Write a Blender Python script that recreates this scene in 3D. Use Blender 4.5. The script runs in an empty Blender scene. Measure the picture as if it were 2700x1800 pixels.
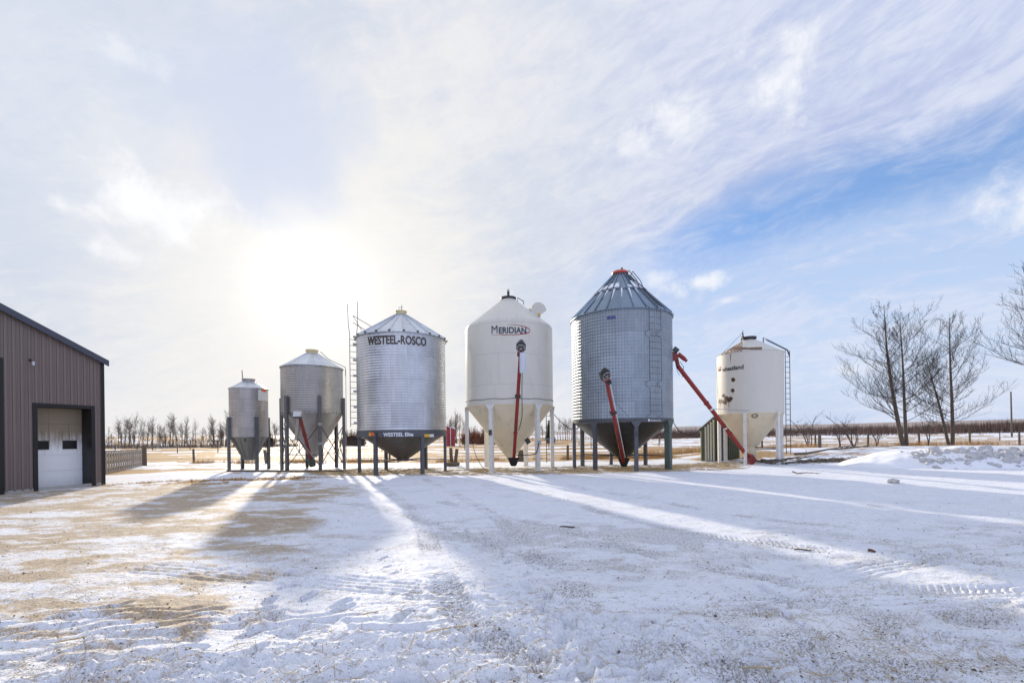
import bpy, math, random
import numpy as np
from mathutils import Vector, Matrix
PI = math.pi
rad = math.radians
random.seed(7)
scene = bpy.context.scene
COL = scene.collection

# ------------------------------------------------------------------ camera geometry (2700 x 1800 measuring frame)
F = 1200.0
CAMZ = 1.75
PX, PY = 1350.0, 1150.0
ROLL = rad(0.7)
cr, sr = math.cos(ROLL), math.sin(ROLL)
def duv(x, y):
    u, v = x - PX, PY - y
    return (u * cr + v * sr) / F, (-u * sr + v * cr) / F
def pt(x, y, d):
    a, b = duv(x, y)
    return Vector((a * d, d, CAMZ + b * d))
def gnd(x, y, z=0.0):
    a, b = duv(x, y)
    d = (z - CAMZ) / b
    return Vector((a * d, d, z))
def proj(p):
    d = p[1]
    a, b = p[0] / d, (p[2] - CAMZ) / d
    return PX + (a * cr - b * sr) * F, PY - (a * sr + b * cr) * F
SUN_AZ, SUN_EL = rad(-23.3), rad(16.6)
SUN = Vector((math.sin(SUN_AZ) * math.cos(SUN_EL), math.cos(SUN_AZ) * math.cos(SUN_EL), math.sin(SUN_EL)))

cam = bpy.data.cameras.new('camera')
cam.lens = 16.0; cam.sensor_width = 36.0; cam.sensor_fit = 'HORIZONTAL'
cam.shift_y = 250.0 / 2700.0
cam.clip_start = 0.1; cam.clip_end = 20000
co = bpy.data.objects.new('camera', cam); COL.objects.link(co)
R_, U_, B_ = Vector((cr, 0, -sr)), Vector((sr, 0, cr)), Vector((0, -1, 0))
M = Matrix(((R_.x, U_.x, B_.x, 0), (R_.y, U_.y, B_.y, 0), (R_.z, U_.z, B_.z, CAMZ), (0, 0, 0, 1)))
co.matrix_world = M
scene.camera = co

# ------------------------------------------------------------------ node helper
class G:
    def __init__(s, nt): s.nt = nt; s.n = nt.nodes; s.l = nt.links
    def new(s, t, **k):
        n = s.n.new(t)
        for a, b in k.items(): setattr(n, a, b)
        return n
    def put(s, sock, v):
        if isinstance(v, bpy.types.NodeSocket): s.l.new(v, sock)
        elif isinstance(v, (tuple, list)) and sock.type == 'RGBA' and len(v) == 3: sock.default_value = (*v, 1)
        else: sock.default_value = v
    def m(s, op, a, b=0.0, c=None, clamp=False):
        n = s.new('ShaderNodeMath', operation=op); n.use_clamp = clamp
        s.put(n.inputs[0], a); s.put(n.inputs[1], b)
        if c is not None: s.put(n.inputs[2], c)
        return n.outputs[0]
    def v(s, op, a, b=(0, 0, 0), out=0):
        n = s.new('ShaderNodeVectorMath', operation=op)
        s.put(n.inputs[0], a)
        if op == 'SCALE': s.put(n.inputs['Scale'], b)
        else: s.put(n.inputs[1], b)
        return n.outputs[out]
    def dot(s, a, b): return s.v('DOT_PRODUCT', a, b, 'Value')
    def ss(s, x, a, b):
        n = s.new('ShaderNodeMapRange', interpolation_type='SMOOTHSTEP')
        s.put(n.inputs['Value'], x); s.put(n.inputs['From Min'], a); s.put(n.inputs['From Max'], b)
        return n.outputs[0]
    def mr(s, x, a, b, c, d):
        n = s.new('ShaderNodeMapRange'); s.put(n.inputs['Value'], x)
        for i, q in zip(('From Min', 'From Max', 'To Min', 'To Max'), (a, b, c, d)): s.put(n.inputs[i], q)
        return n.outputs[0]
    def mix(s, f, a, b, blend='MIX'):
        n = s.new('ShaderNodeMix', data_type='RGBA', blend_type=blend)
        s.put(n.inputs['Factor'], f); s.put(n.inputs['A'], a); s.put(n.inputs['B'], b)
        return n.outputs['Result']
    def noise(s, vec, scale, detail=4, rough=.55, dist=0.0, col=False):
        n = s.new('ShaderNodeTexNoise')
        if vec is not None: s.put(n.inputs['Vector'], vec)
        n.inputs['Scale'].default_value = scale; n.inputs['Detail'].default_value = detail
        n.inputs['Roughness'].default_value = rough; n.inputs['Distortion'].default_value = dist
        return n.outputs['Color' if col else 'Fac']
    def xyz(s, vec):
        n = s.new('ShaderNodeSeparateXYZ'); s.put(n.inputs[0], vec); return n.outputs
    def comb(s, x, y, z):
        n = s.new('ShaderNodeCombineXYZ')
        for i, q in enumerate((x, y, z)): s.put(n.inputs[i], q)
        return n.outputs[0]
    def attr(s, name):
        n = s.new('ShaderNodeAttribute', attribute_name=name); return n.outputs['Fac']
    def obj(s): return s.new('ShaderNodeTexCoord').outputs['Object']

def newmat(name):
    m = bpy.data.materials.new(name); m.use_nodes = True
    g = G(m.node_tree); p = m.node_tree.nodes['Principled BSDF']
    return m, g, p

def paint(name, col, rough=.5, metal=0.0, var=.12, scale=3.0, stretch=(1, 1, 1), bump=.0, bscale=40, dirt=None, dirt_amt=.3, spec=.5, seams=None):
    m, g, p = newmat(name)
    o = g.v('MULTIPLY', g.obj(), stretch)
    n = g.noise(o, scale, 6, .6)
    k = g.mr(n, .25, .75, 1 - var, 1 + var)
    c = g.v('SCALE', col, k)
    if seams:
        z_ = g.xyz(g.obj()); fz = g.m('FRACT', g.m('MULTIPLY', g.m('ADD', z_[2], seams[1]), 1 / seams[0]))
        an = g.m('FRACT', g.m('ADD', g.m('MULTIPLY', g.m('ARCTAN2', z_[0], g.m('MULTIPLY', z_[1], -1.0)), seams[2] / (2 * PI)), g.m('MULTIPLY', g.m('FLOOR', g.m('MULTIPLY', g.m('ADD', z_[2], seams[1]), 1 / seams[0])), .37)))
        c = g.mix(g.m('MULTIPLY', g.m('MAXIMUM', g.m('LESS_THAN', fz, .018), g.m('LESS_THAN', an, .004)), .30), c, (.25, .23, .19))
        ru = g.m('MULTIPLY', g.ss(g.noise(g.v('MULTIPLY', g.obj(), (9, 9, .25)), 1.0, 5, .6), .56, .74), g.m('SUBTRACT', 1.0, g.ss(fz, .0, .8)))
        c = g.mix(g.m('MULTIPLY', ru, .35), c, (.40, .33, .23))
    if dirt:
        n2 = g.ss(g.noise(o, scale * 2.3, 8, .7), .5, .72)
        c = g.mix(g.m('MULTIPLY', n2, dirt_amt), c, dirt)
    g.put(p.inputs['Base Color'], c)
    g.put(p.inputs['Roughness'], g.mr(n, .3, .7, max(.05, rough - .08), min(1, rough + .08)))
    p.inputs['Metallic'].default_value = metal
    p.inputs['Specular IOR Level'].default_value = spec
    if bump:
        b = g.new('ShaderNodeBump'); b.inputs['Strength'].default_value = bump; b.inputs['Distance'].default_value = .02
        g.put(b.inputs['Height'], g.noise(g.obj(), bscale, 4)); g.put(p.inputs['Normal'], b.outputs[0])
    return m

# ------------------------------------------------------------------ mesh helper
def worldloc(o):
    v = Vector((0, 0, 0))
    while o is not None: v += o.location; o = o.parent
    return v
class MB:
    def __init__(s): s.v = []; s.f = []
    def add(s, vs, fs):
        b = len(s.v); s.v.extend(tuple(q) for q in vs); s.f.extend(tuple(i + b for i in f) for f in fs)
    def box(s, c, size, ax=None):
        c = Vector(c); x, y, z = (Vector(q) for q in (ax or ((1, 0, 0), (0, 1, 0), (0, 0, 1))))
        a, b, d = size[0] / 2, size[1] / 2, size[2] / 2
        vs = [c + x * (a * i) + y * (b * j) + z * (d * k) for i in (-1, 1) for j in (-1, 1) for k in (-1, 1)]
        s.add(vs, [(0, 1, 3, 2), (4, 6, 7, 5), (0, 4, 5, 1), (2, 3, 7, 6), (0, 2, 6, 4), (1, 5, 7, 3)])
    def bar(s, p, q, w, h=None, up=(0, 0, 1)):
        p, q = Vector(p), Vector(q); d = q - p; L = d.length; d.normalize()
        sx = d.cross(Vector(up))
        if sx.length < 1e-4: sx = d.cross(Vector((0, 1, 0)))
        sx.normalize(); sy = sx.cross(d)
        s.box((p + q) / 2, (L, w, h or w), (d, sx, sy))
    def tube(s, pts, rs, n=8, cap=True):
        pts = [Vector(p) for p in pts]
        if not isinstance(rs, (list, tuple)): rs = [rs] * len(pts)
        b = len(s.v); prev = None
        for i, p in enumerate(pts):
            d = (pts[min(i + 1, len(pts) - 1)] - pts[max(i - 1, 0)]).normalized()
            if prev is None:
                a = d.orthogonal().normalized()
            else:
                a = (prev - d * prev.dot(d))
                a = a.normalized() if a.length > 1e-6 else d.orthogonal().normalized()
            prev = a; c = d.cross(a)
            for k in range(n):
                t = 2 * PI * k / n
                s.v.append(tuple(p + (a * math.cos(t) + c * math.sin(t)) * rs[i]))
        for i in range(len(pts) - 1):
            for k in range(n):
                k2 = (k + 1) % n
                s.f.append((b + i * n + k, b + i * n + k2, b + (i + 1) * n + k2, b + (i + 1) * n + k))
        if cap:
            s.f.append(tuple(b + k for k in reversed(range(n))))
            e = b + (len(pts) - 1) * n
            s.f.append(tuple(e + k for k in range(n)))
    def lathe(s, prof, c, n=96, cap0=False, cap1=False):
        b = len(s.v); cx, cy = c[0], c[1]
        for r, z in prof:
            for k in range(n):
                t = 2 * PI * k / n
                s.v.append((cx + r * math.sin(t), cy - r * math.cos(t), z))
        for i in range(len(prof) - 1):
            for k in range(n):
                k2 = (k + 1) % n
                s.f.append((b + i * n + k, b + i * n + k2, b + (i + 1) * n + k2, b + (i + 1) * n + k))
        if cap0: s.f.append(tuple(b + k for k in reversed(range(n))))
        if cap1:
            e = b + (len(prof) - 1) * n; s.f.append(tuple(e + k for k in range(n)))
    def prism(s, outline, o, ax, ay, az, depth):
        """outline in (ax, ay) plane at o, extruded along az by depth"""
        o, ax, ay, az = Vector(o), Vector(ax), Vector(ay), Vector(az)
        n = len(outline)
        vs = [o + ax * x + ay * y for x, y in outline] + [o + ax * x + ay * y + az * depth for x, y in outline]
        fs = [tuple(range(n)), tuple(n + i for i in reversed(range(n)))] + [(i, n + i, n + (i + 1) % n, (i + 1) % n) for i in range(n)]
        s.add(vs, fs)
    def build(s, name, mat, parent=None, smooth=True, ang=35, fix=True, second=None):
        o3 = worldloc(parent) if parent is not None else Vector((0, 0, 0))
        me = bpy.data.meshes.new(name)
        vs = [(x - o3.x, y - o3.y, z - o3.z) for x, y, z in s.v]
        me.from_pydata(vs, [], s.f)
        if fix:
            import bmesh
            bm = bmesh.new(); bm.from_mesh(me); bmesh.ops.recalc_face_normals(bm, faces=bm.faces[:]); bm.to_mesh(me); bm.free()
        if smooth:
            me.polygons.foreach_set('use_smooth', [True] * len(me.polygons)); me.set_sharp_from_angle(angle=rad(ang))
        me.materials.append(mat)
        if second:
            me.materials.append(second[1])
            for q in list(me.polygons)[second[0]:]: q.material_index = 1
        ob = bpy.data.objects.new(name, me); COL.objects.link(ob)
        if parent is not None: ob.parent = parent
        return ob
def tag(o, label=None, cat=None, group=None, kind=None):
    if label: o['label'] = label
    if cat: o['category'] = cat
    if group: o['group'] = group
    if kind: o['kind'] = kind
    return o
def thing(name, loc, label, cat, group=None):
    o = bpy.data.objects.new(name, None); COL.objects.link(o); o.location = loc; o.empty_display_size = .3
    return tag(o, label, cat, group)
def dup(root, loc, rz, sc, label=None, group=None):
    r = root.copy(); COL.objects.link(r); r.location = loc; r.rotation_euler = (0, 0, rz); r.scale = sc
    if label: r['label'] = label
    if group: r['group'] = group
    for ch in list(root.children):
        c = ch.copy(); COL.objects.link(c); c.parent = r
    return r

# ------------------------------------------------------------------ noise in numpy
def _h(ix, iy, seed):
    n = (ix.astype(np.int64) * 374761393 + iy.astype(np.int64) * 668265263 + seed * 1442695041) & 0xFFFFFFFF
    n = ((n ^ (n >> 13)) * 1274126177) & 0xFFFFFFFF
    return ((n ^ (n >> 16)) & 0xFFFFFF) / float(0xFFFFFF)
def vn(x, y, seed=0):
    ix, iy = np.floor(x), np.floor(y); fx, fy = x - ix, y - iy
    fx = fx * fx * fx * (fx * (fx * 6 - 15) + 10); fy = fy * fy * fy * (fy * (fy * 6 - 15) + 10)
    a, b = _h(ix, iy, seed), _h(ix + 1, iy, seed); c, d = _h(ix, iy + 1, seed), _h(ix + 1, iy + 1, seed)
    return (a + (b - a) * fx) * (1 - fy) + (c + (d - c) * fx) * fy
def fbm(x, y, oct=4, seed=0, gain=.5):
    s = 0; a = 1; t = 0
    for i in range(oct):
        s = s + a * vn(x * 2 ** i + 17.3 * i, y * 2 ** i - 9.1 * i, seed + i); t += a; a *= gain
    return s / t
def sst(x, a, b):
    t = np.clip((x - a) / (b - a), 0, 1); return t * t * (3 - 2 * t)
def seg_dist(x, y, pts):
    """distance to a polyline, signed side offset and arc length along it"""
    best = np.full(x.shape, 1e9); off = np.zeros(x.shape); arc = np.zeros(x.shape); L0 = 0
    for (x0, y0), (x1, y1) in zip(pts[:-1], pts[1:]):
        dx, dy = x1 - x0, y1 - y0; L = math.hypot(dx, dy)
        t = np.clip(((x - x0) * dx + (y - y0) * dy) / (L * L), 0, 1)
        px, py = x0 + t * dx, y0 + t * dy
        d = np.hypot(x - px, y - py); w = d < best
        best = np.where(w, d, best); off = np.where(w, ((x - x0) * dy - (y - y0) * dx) / L, off); arc = np.where(w, L0 + t * L, arc)
        L0 += L
    return best, off, arc
def smooth_path(pts, n=8):
    out = []
    P = [pts[0]] + pts + [pts[-1]]
    for i in range(1, len(P) - 2):
        for k in range(n):
            t = k / n
            out.append(tuple(.5 * ((2 * P[i][j]) + (-P[i - 1][j] + P[i + 1][j]) * t + (2 * P[i - 1][j] - 5 * P[i][j] + 4 * P[i + 1][j] - P[i + 2][j]) * t * t + (-P[i - 1][j] + 3 * P[i][j] - 3 * P[i + 1][j] + P[i + 2][j]) * t ** 3) for j in range(len(P[i]))))
    out.append(tuple(pts[-1])); return out
def g2(x, y): p = gnd(x, y); return (p.x, p.y)

# ------------------------------------------------------------------ GROUND
PATH_RIB = smooth_path([g2(400, 1498), g2(900, 1537), g2(1500, 1583), g2(2000, 1592), g2(2700, 1560), (11, 5.6)])
PATH_RIB2 = smooth_path([g2(2060, 1560), g2(2300, 1500), g2(2700, 1440), (14, 9)])
PATH_LUG = smooth_path([(-6, 3.4), g2(150, 1690), g2(560, 1700), g2(900, 1725), g2(1250, 1760), (1.2, 3.0), (3, 2.2)])
PATH_LUGR = smooth_path([g2(1650, 1290), g2(1980, 1345), g2(2300, 1420), g2(2700, 1520), (8.2, 3.5)])
PATH_RUT = [smooth_path([g2(1900, 1262), g2(2350, 1275), g2(2900, 1300)]), smooth_path([g2(2000, 1285), g2(2400, 1300), g2(2900, 1345)]),
            smooth_path([g2(300, 1330), g2(700, 1290), g2(1000, 1262)]), smooth_path([g2(1300, 1262), g2(1700, 1300), g2(2700, 1360)])]
_tr = random.Random(31)
def _trail(a, b, n):
    return [(a[0] + (b[0] - a[0]) * i / n + (16 if i % 2 else -16) * (1 - .5 * i / n) + _tr.uniform(-6, 6), a[1] + (b[1] - a[1]) * (1 - (1 - i / n) ** 1.7), _tr.uniform(55, 110)) for i in range(n)]
PATH_TYRE = [smooth_path(q) for q in ([g2(980, 1262), g2(1090, 1350), g2(1150, 1480), g2(1250, 1650), g2(1500, 1790)], [g2(1120, 1262), g2(1290, 1350), g2(1420, 1480), g2(1650, 1650), g2(2000, 1795)],
             [g2(1400, 1290), g2(1700, 1380), g2(2100, 1440), g2(2700, 1490)], [g2(1500, 1278), g2(1900, 1350), g2(2250, 1390), g2(2700, 1425)], [g2(2700, 1640), g2(2200, 1620), g2(1750, 1560), g2(1300, 1430), g2(1000, 1340), g2(700, 1300)],
             [g2(2700, 1560), g2(2250, 1545), g2(1850, 1490), g2(1450, 1385), g2(1150, 1320)], [g2(1900, 1795), g2(2100, 1700), g2(2350, 1640), g2(2700, 1600)])]
FOOT = [(815, 1572, 80), (905, 1588, 70), (690, 1640, 20), (768, 1655, 15), (820, 1655, 10), (700, 1612, 80), (728, 1622, 75), (630, 1635, 25),
        (1000, 1450, 60), (1012, 1470, 70), (1022, 1490, 65), (1040, 1508, 70), (905, 1605, 60), (1060, 1620, 70), (300, 1600, 60)] + _trail((640, 1770), (930, 1370), 13) + _trail((1560, 1780), (1190, 1390), 14) + _trail((2150, 1700), (1800, 1400), 12)
def ground_all(x, y):
    r = np.hypot(x, y); th = np.degrees(np.arctan2(x, y))
    yard = 1 - sst(y, 19, 21.5)                     # in front of the bins
    near = 1 - sst(r, 9, 16)
    z = (fbm(x / 4, y / 4, 3, 1) - .5) * .05 * sst(np.abs(y - 23.8 - .0135 * x * x), 3.2, 7)
    z = z + (fbm(x / .9, y / .7, 5, 5, .6) - .5) * .055 * (.4 + .6 * near)
    fine = (fbm(x / .16, y / .16, 3, 9) - .5)
    rough = sst(fbm(x / 1.7, y / 1.2, 3, 11), .42, .62)
    calm = 1 - .85 * np.exp(-((x + 1.9) / 1.5) ** 2 - ((y - 5.0) / .75) ** 2) - .6 * np.exp(-((x - 2.2) / 1.2) ** 2 - ((y - 4.4) / .35) ** 2)
    z = z + fine * .038 * (.30 + .70 * rough) * near * calm
    # tread ridges left by a tractor close to the camera
    d, off, arc = seg_dist(x, y, PATH_LUG)
    band = (1 - sst(d, .55, .95)) * sst(fbm(x / .8, y / .5, 3, 21), .25, .5)
    ph = (x * -.36 + y * .93) / .2 + (fbm(x / .5, y / .5, 3, 23) - .5) * 1.5
    lug = np.abs(((ph % 1) - .5) * 2)
    brk = sst(fbm(x / .35, y / .16, 2, 27), .35, .5)
    z = z + band * brk * (sst(lug, .25, .65) - .5) * .075
    # churned lumps along the very front
    yc = 3.95 + .75 * sst(x, -1.6, .4) - .2 * np.maximum(x, 0)
    ch = (1 - sst(y, yc - .35, yc + .45)) * sst(fbm(x / 1.3, y / .8, 3, 31), .3, .55)
    lump = fbm(x / .2 + .6 * y, y / .11, 4, 33)
    z = z + ch * (np.abs(lump - .5) * -.26 + .045) + ch * (np.abs(fbm(x / .085, y / .06, 3, 35) - .5) * -.09 + .015)
    # ribbed tyre tracks
    tm0 = np.zeros(x.shape)
    for pp, w in ((PATH_RIB, .27), (PATH_RIB2, .25)):
        d, off, arc = seg_dist(x, y, pp)
        m = (1 - sst(d, w * .9, w * 1.15)) * sst(fbm(arc / .8, off * 0, 2, 41), .12, .35)
        tm0 = np.maximum(tm0, .55 * m * (.5 - .5 * np.cos(off / w * PI * 4.5)))
        z = z + m * (np.cos(off / w * PI * 4.5) * .0095 - .012) + (1 - sst(np.abs(d - w * 1.25), 0, .12)) * .012 * (fbm(x / .3, y / .3, 2, 44))
    d, off, arc = seg_dist(x, y, PATH_LUGR)
    m = (1 - sst(d, .5, .75)) * sst(fbm(x / .9, y / .9, 3, 47), .3, .5)
    lg = np.abs((((arc + np.abs(off) * .9 + (fbm(x / .35, y / .35, 3, 48) - .5) * .5) / .3) % 1) - .5) * 2
    z = z + m * (sst(lg, .3, .7) - .5) * .018
    cz = g2(1290, 1560); tr_ = np.exp(-((x - cz[0]) / 1.1) ** 2 - ((y - cz[1]) / .7) ** 2)
    z = z + tr_ * (np.abs(fbm(x / .22, y / .13, 4, 37) - .5) * -.16 + .02)
    tm = tm0
    for i, pp in enumerate(PATH_TYRE):
        d, off, arc = seg_dist(x, y, pp)
        m = (1 - sst(d, .14, .2)) * sst(fbm(arc / .9, off * 0 + i, 2, 63), .2, .42)
        tr2 = np.abs((((arc + np.abs(off) * .6) / .085) % 1) - .5) * 2
        tm = np.maximum(tm, m * (.35 + .65 * sst(fbm(arc / 1.3, off * 0 + i, 2, 69), .4, .6)))
        z = z - m * (.030 - .024 * sst(tr2, .35, .7)) + np.exp(-((d - .24) / .05) ** 2) * .012 * fbm(x / .25, y / .25, 2, 65)
    for i, pp in enumerate(PATH_RUT):
        d, off, arc = seg_dist(x, y, pp)
        z = z - (1 - sst(d, .12, .5)) * .03 + (1 - sst(np.abs(d - .6), 0, .3)) * .02
    for fx, fy, a in FOOT:
        c = g2(fx, fy); t = rad(a); q = np.abs(x - c[0]) + np.abs(y - c[1]) < 1
        if not q.any(): continue
        ux, uy = (x - c[0]) * math.cos(t) + (y - c[1]) * math.sin(t), -(x - c[0]) * math.sin(t) + (y - c[1]) * math.cos(t)
        k_ = .62 if fy < 1515 else 1.0
        e = np.sqrt((ux / (.15 * k_)) ** 2 + (uy / (.06 * k_)) ** 2) + (fbm(x / .08, y / .08, 2, 67) - .5) * .5
        z = z - (1 - sst(e, .8, 1.1)) * .05 + np.exp(-((e - 1.35) / .25) ** 2) * .012
    # snow banks behind the bins and at the trees
    z = z + .42 * np.exp(-((y - 33 - .04 * x) / 4.5) ** 2) * sst(x, 11, 17) * (.7 + .6 * fbm(x / 5, y / 3, 3, 51))
    z = z + .22 * sst(x, 12, 20) * sst(y, 28, 36)
    z = z + .10 * np.exp(-((y - 29.5) / 1.6) ** 2) * (1 - sst(x, 9, 13)) * sst(fbm(x / 4, y / 3, 3, 53), .3, .6)
    z = z + .10 * np.exp(-((y - 22.5) / 1.8) ** 2) * np.exp(-((x + 17) / 3) ** 2)
    # far land
    fr = sst(r, 55, 110)
    z = z + fr * (fbm(x / 60, y / 25, 3, 57) - .5) * .5
    k = sst(th, -5, 25)
    far = np.where(np.abs(th) < 100, 1.0, .3)
    slope = (.0075 * (1 - k) + .0155 * k)
    lift = CAMZ + slope * r
    z = z + sst(r, 105, 520) * lift * far * (1 + .12 * (fbm(th / 9, th * 0 + 3, 3, 61) - .5))
    # ---- cover masks
    n1 = fbm(x / 2.6, y / 1.6, 4, 71); n2 = fbm(x / .35, y / .2, 4, 73); n3 = fbm(x / .9, y / .45, 4, 75)
    lx = -x - .25 * (y - 6)                       # tan gravel: swings away to the barn
    soil = sst(lx + (n1 - .5) * 3.2, 2.1, 5.0) * (sst(y + (n1 - .5) * 3, 4.0, 5.4) + .6 * (1 - sst(y, 4.4, 5.4)) * sst(n3 + .3 * n1, .62, .76) * sst(-x, 1.8, 3.2)).clip(0, 1) * (1 - sst(y + (n3 - .5) * 3, 17.0, 19.5))
    soil = soil * (.40 + .60 * sst(n3 * .6 + n2 * .4, .36, .56))
    snowy = sst(fbm(x / 2.2 + 4, y / .9, 3, 77), .56, .72)
    soil = soil * (1 - .50 * snowy)
    def blob(cx, cy, a, b, amt):
        c = g2(cx, cy); e = ((x - c[0]) / a) ** 2 + ((y - c[1]) / b) ** 2
        return np.exp(-e) * amt
    thin = (blob(1370, 1420, 1.5, .75, .8) + blob(1560, 1400, 1.6, .7, .6) + blob(1800, 1420, 1.6, .8, .45) + blob(1640, 1500, 1.0, .5, .6) + blob(1500, 1545, 1.0, .5, .4)
            + blob(500, 1420, 1.6, 1.2, .5) + blob(2250, 1690, 1.0, .5, .5) + blob(2450, 1740, .9, .4, .6) + blob(2120, 1590, .7, .4, .45) + blob(1700, 1720, .5, .3, .35)
            + blob(2600, 1400, 2.2, 1.2, .45) + blob(2300, 1460, 1.4, .6, .4) + blob(1950, 1640, .7, .3, .4) + blob(1180, 1380, 1.0, .6, .4))
    scuff = thin + .6 * tm + .22 * yard * sst(n1, .42, .62) * sst(r, 4.5, 7)
    grit = sst(n2 * .6 + n3 * .4 + np.minimum(scuff, .9) * .30, .54, .74) * np.minimum(1, scuff * 1.7 + .15)
    # straw, grass
    row = np.exp(-((y - 23.0 - .0135 * x * x) / 2.0) ** 2) * sst(x, -11.5, -9.0) * (1 - sst(x, 11.0, 13.5))
    row2 = (1 - sst(np.abs(y - (23.3 - .15 * (x + 8))), .3, 1.6)) * (1 - sst(x, -7.5, -4))* sst(x, -18, -15)
    barn = np.exp(-((y - 19.3 - .25 * (x + 12)) / 1.3) ** 2) * np.exp(-((x + 12.5) / 4) ** 2)
    straw = np.clip(row * .85, 0, 1) * sst(n3 + .25 * n1, .42, .66) + .9 * np.clip(row2, 0, 1) * sst(n3, .44, .62) + 1.2 * barn * sst(n3, .36, .6)
    fd = sst(r + (n1 - .5) * 8, 29, 36)
    st = fbm(x / 26, y / 5.5 + .02 * x, 4, 81); st2 = fbm(x / 9, y / 1.6, 4, 83)
    field = fd * sst(st + .45 * (st2 - .5) + .045 * np.sin(y / 2.9 + x / 40) + .5 * (fbm(x / 14, y / .9, 3, 85) - .5), .345, .47) * (1 - .55 * sst(x, 10, 22)) * (1 - .35 * sst(r, 130, 260))
    straw = np.clip(straw + field, 0, 1)
    far_dark = np.maximum(sst(th, 12, 22) * sst(r, 215, 260) * .8, sst(r, 150, 300) * sst(fbm(x / 120, y / 40, 3, 87), .42, .56) * .75)
    return z, np.clip(soil, 0, 1), np.clip(grit, 0, 1), straw, far_dark
def gz(x, y):
    a = ground_all(np.array([float(x)]), np.array([float(y)])); return float(a[0][0])

def build_ground():
    t = np.linspace(-1.3, 1.3, 1150); th1 = np.arctan(t)
    e = th1[-1]; th2 = np.linspace(e, 2 * PI - e, 62)[1:-1]
    th = np.concatenate([th1, th2])
    r = np.concatenate([[.25, .6, 1.1, 1.6, 2.1], 1 / np.linspace(1 / 2.5, 1 / 420, 560), np.geomspace(440, 7000, 26)])
    nt, nr = len(th), len(r)
    TH, RR = np.meshgrid(th, r)
    X, Y = RR * np.sin(TH), RR * np.cos(TH)
    Z, soil, grit, straw, fdk = ground_all(X, Y)
    V = np.stack([X, Y, Z], -1).reshape(-1, 3)
    V = np.concatenate([V, [[0, 0, float(Z[0].mean())]]])
    i, j = np.meshgrid(np.arange(nr - 1), np.arange(nt), indexing='ij'); j2 = (j + 1) % nt
    Q = np.stack([i * nt + j, i * nt + j2, (i + 1) * nt + j2, (i + 1) * nt + j], -1).reshape(-1, 4)[:, ::-1]
    tri = np.stack([np.full(nt, nr * nt), (np.arange(nt) + 1) % nt, np.arange(nt)], -1)
    loops = np.concatenate([Q.ravel(), tri.ravel()]).astype(np.int32)
    starts = np.concatenate([np.arange(len(Q)) * 4, len(Q) * 4 + np.arange(nt) * 3]).astype(np.int32)
    me = bpy.data.meshes.new('ground')
    me.vertices.add(len(V)); me.vertices.foreach_set('co', V.astype(np.float32).ravel())
    me.loops.add(len(loops)); me.loops.foreach_set('vertex_index', loops)
    me.polygons.add(len(starts)); me.polygons.foreach_set('loop_start', starts)
    me.update(calc_edges=True); me.validate()
    me.polygons.foreach_set('use_smooth', np.ones(len(me.polygons), bool))
    for nm, a in (('soil', soil), ('grit', grit), ('straw', straw), ('fdark', fdk)):
        at = me.attributes.new(nm, 'FLOAT', 'POINT')
        at.data.foreach_set('value', np.concatenate([a.ravel(), [0]]).astype(np.float32))
    m, g, p = newmat('snowy_ground')
    o = g.obj()
    nA = g.noise(o, 9, 5, .65); nB = g.noise(g.v('MULTIPLY', o, (1, 1.5, 1)), 45, 4, .6); nC = g.noise(o, 1.1, 4)
    snow = g.mix(g.ss(nC, .35, .65), (.80, .825, .87), (.88, .895, .92))
    soilc = g.mix(g.ss(nA, .3, .7), (.40, .285, .16), (.66, .51, .325))
    soilc = g.mix(g.m('MULTIPLY', g.ss(nB, .5, .62), .55), soilc, (.17, .125, .08))
    soilc = g.mix(g.m('MULTIPLY', g.ss(g.noise(o, 23, 4, .7), .55, .66), .6), soilc, (.74, .71, .66))
    strawc = g.mix(nB, (.36, .20, .075), (.60, .40, .17))
    strawc = g.mix(g.ss(g.noise(o, 5, 4, .7), .48, .66), strawc, (.15, .095, .05))
    k = g.ss(g.m('ADD', g.attr('soil'), g.m('ADD', g.m('MULTIPLY', g.m('SUBTRACT', nA, .5), 1.2), g.m('MULTIPLY', g.m('SUBTRACT', nB, .5), 1.3))), .22, .80)
    c = g.mix(g.m('MULTIPLY', k, .92), snow, soilc)
    gk = g.m('MULTIPLY', g.attr('grit'), g.ss(g.noise(g.v('MULTIPLY', o, (1, 1.7, 1)), 42, 5, .72), .46, .60))
    c = g.mix(g.m('MULTIPLY', gk, .85), c, g.mix(nB, (.13, .10, .07), (.36, .30, .22)))
    c = g.mix(g.ss(g.m('ADD', g.attr('straw'), g.m('MULTIPLY', g.m('SUBTRACT', g.noise(g.v('MULTIPLY', o, (.35, 1, 1)), 13, 4), .5), 1.1)), .22, .55), c, strawc)
    c = g.mix(g.attr('fdark'), c, (.25, .17, .12))
    for sc2, lo_, amt_ in ((19, .625, .8), (8, .635, .6)):
        q_ = g.m('MULTIPLY', g.ss(g.noise(g.v('MULTIPLY', o, (1, 2.4, 1)), sc2, 4, .62), lo_, lo_ + .05), g.ss(nC, .36, .56))
        c = g.mix(g.m('MULTIPLY', q_, amt_), c, (.15, .12, .09))
    # tiny crumbs and wind texture everywhere
    sc_ = g.noise(g.v('MULTIPLY', o, (1, 2.2, 1)), 6, 8, .78)
    c = g.mix(g.m('MULTIPLY', g.ss(sc_, .53, .64), g.mr(nC, .3, .6, .14, .7)), c, (.42, .40, .37))
    cr_ = g.m('MULTIPLY', g.ss(g.noise(g.v('MULTIPLY', o, (1, 1.8, 1)), 55, 3, .6), .625, .68), g.ss(nC, .34, .55))
    c = g.mix(g.m('MULTIPLY', cr_, .9), c, (.14, .10, .07))
    g.put(p.inputs['Base Color'], c)
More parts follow.
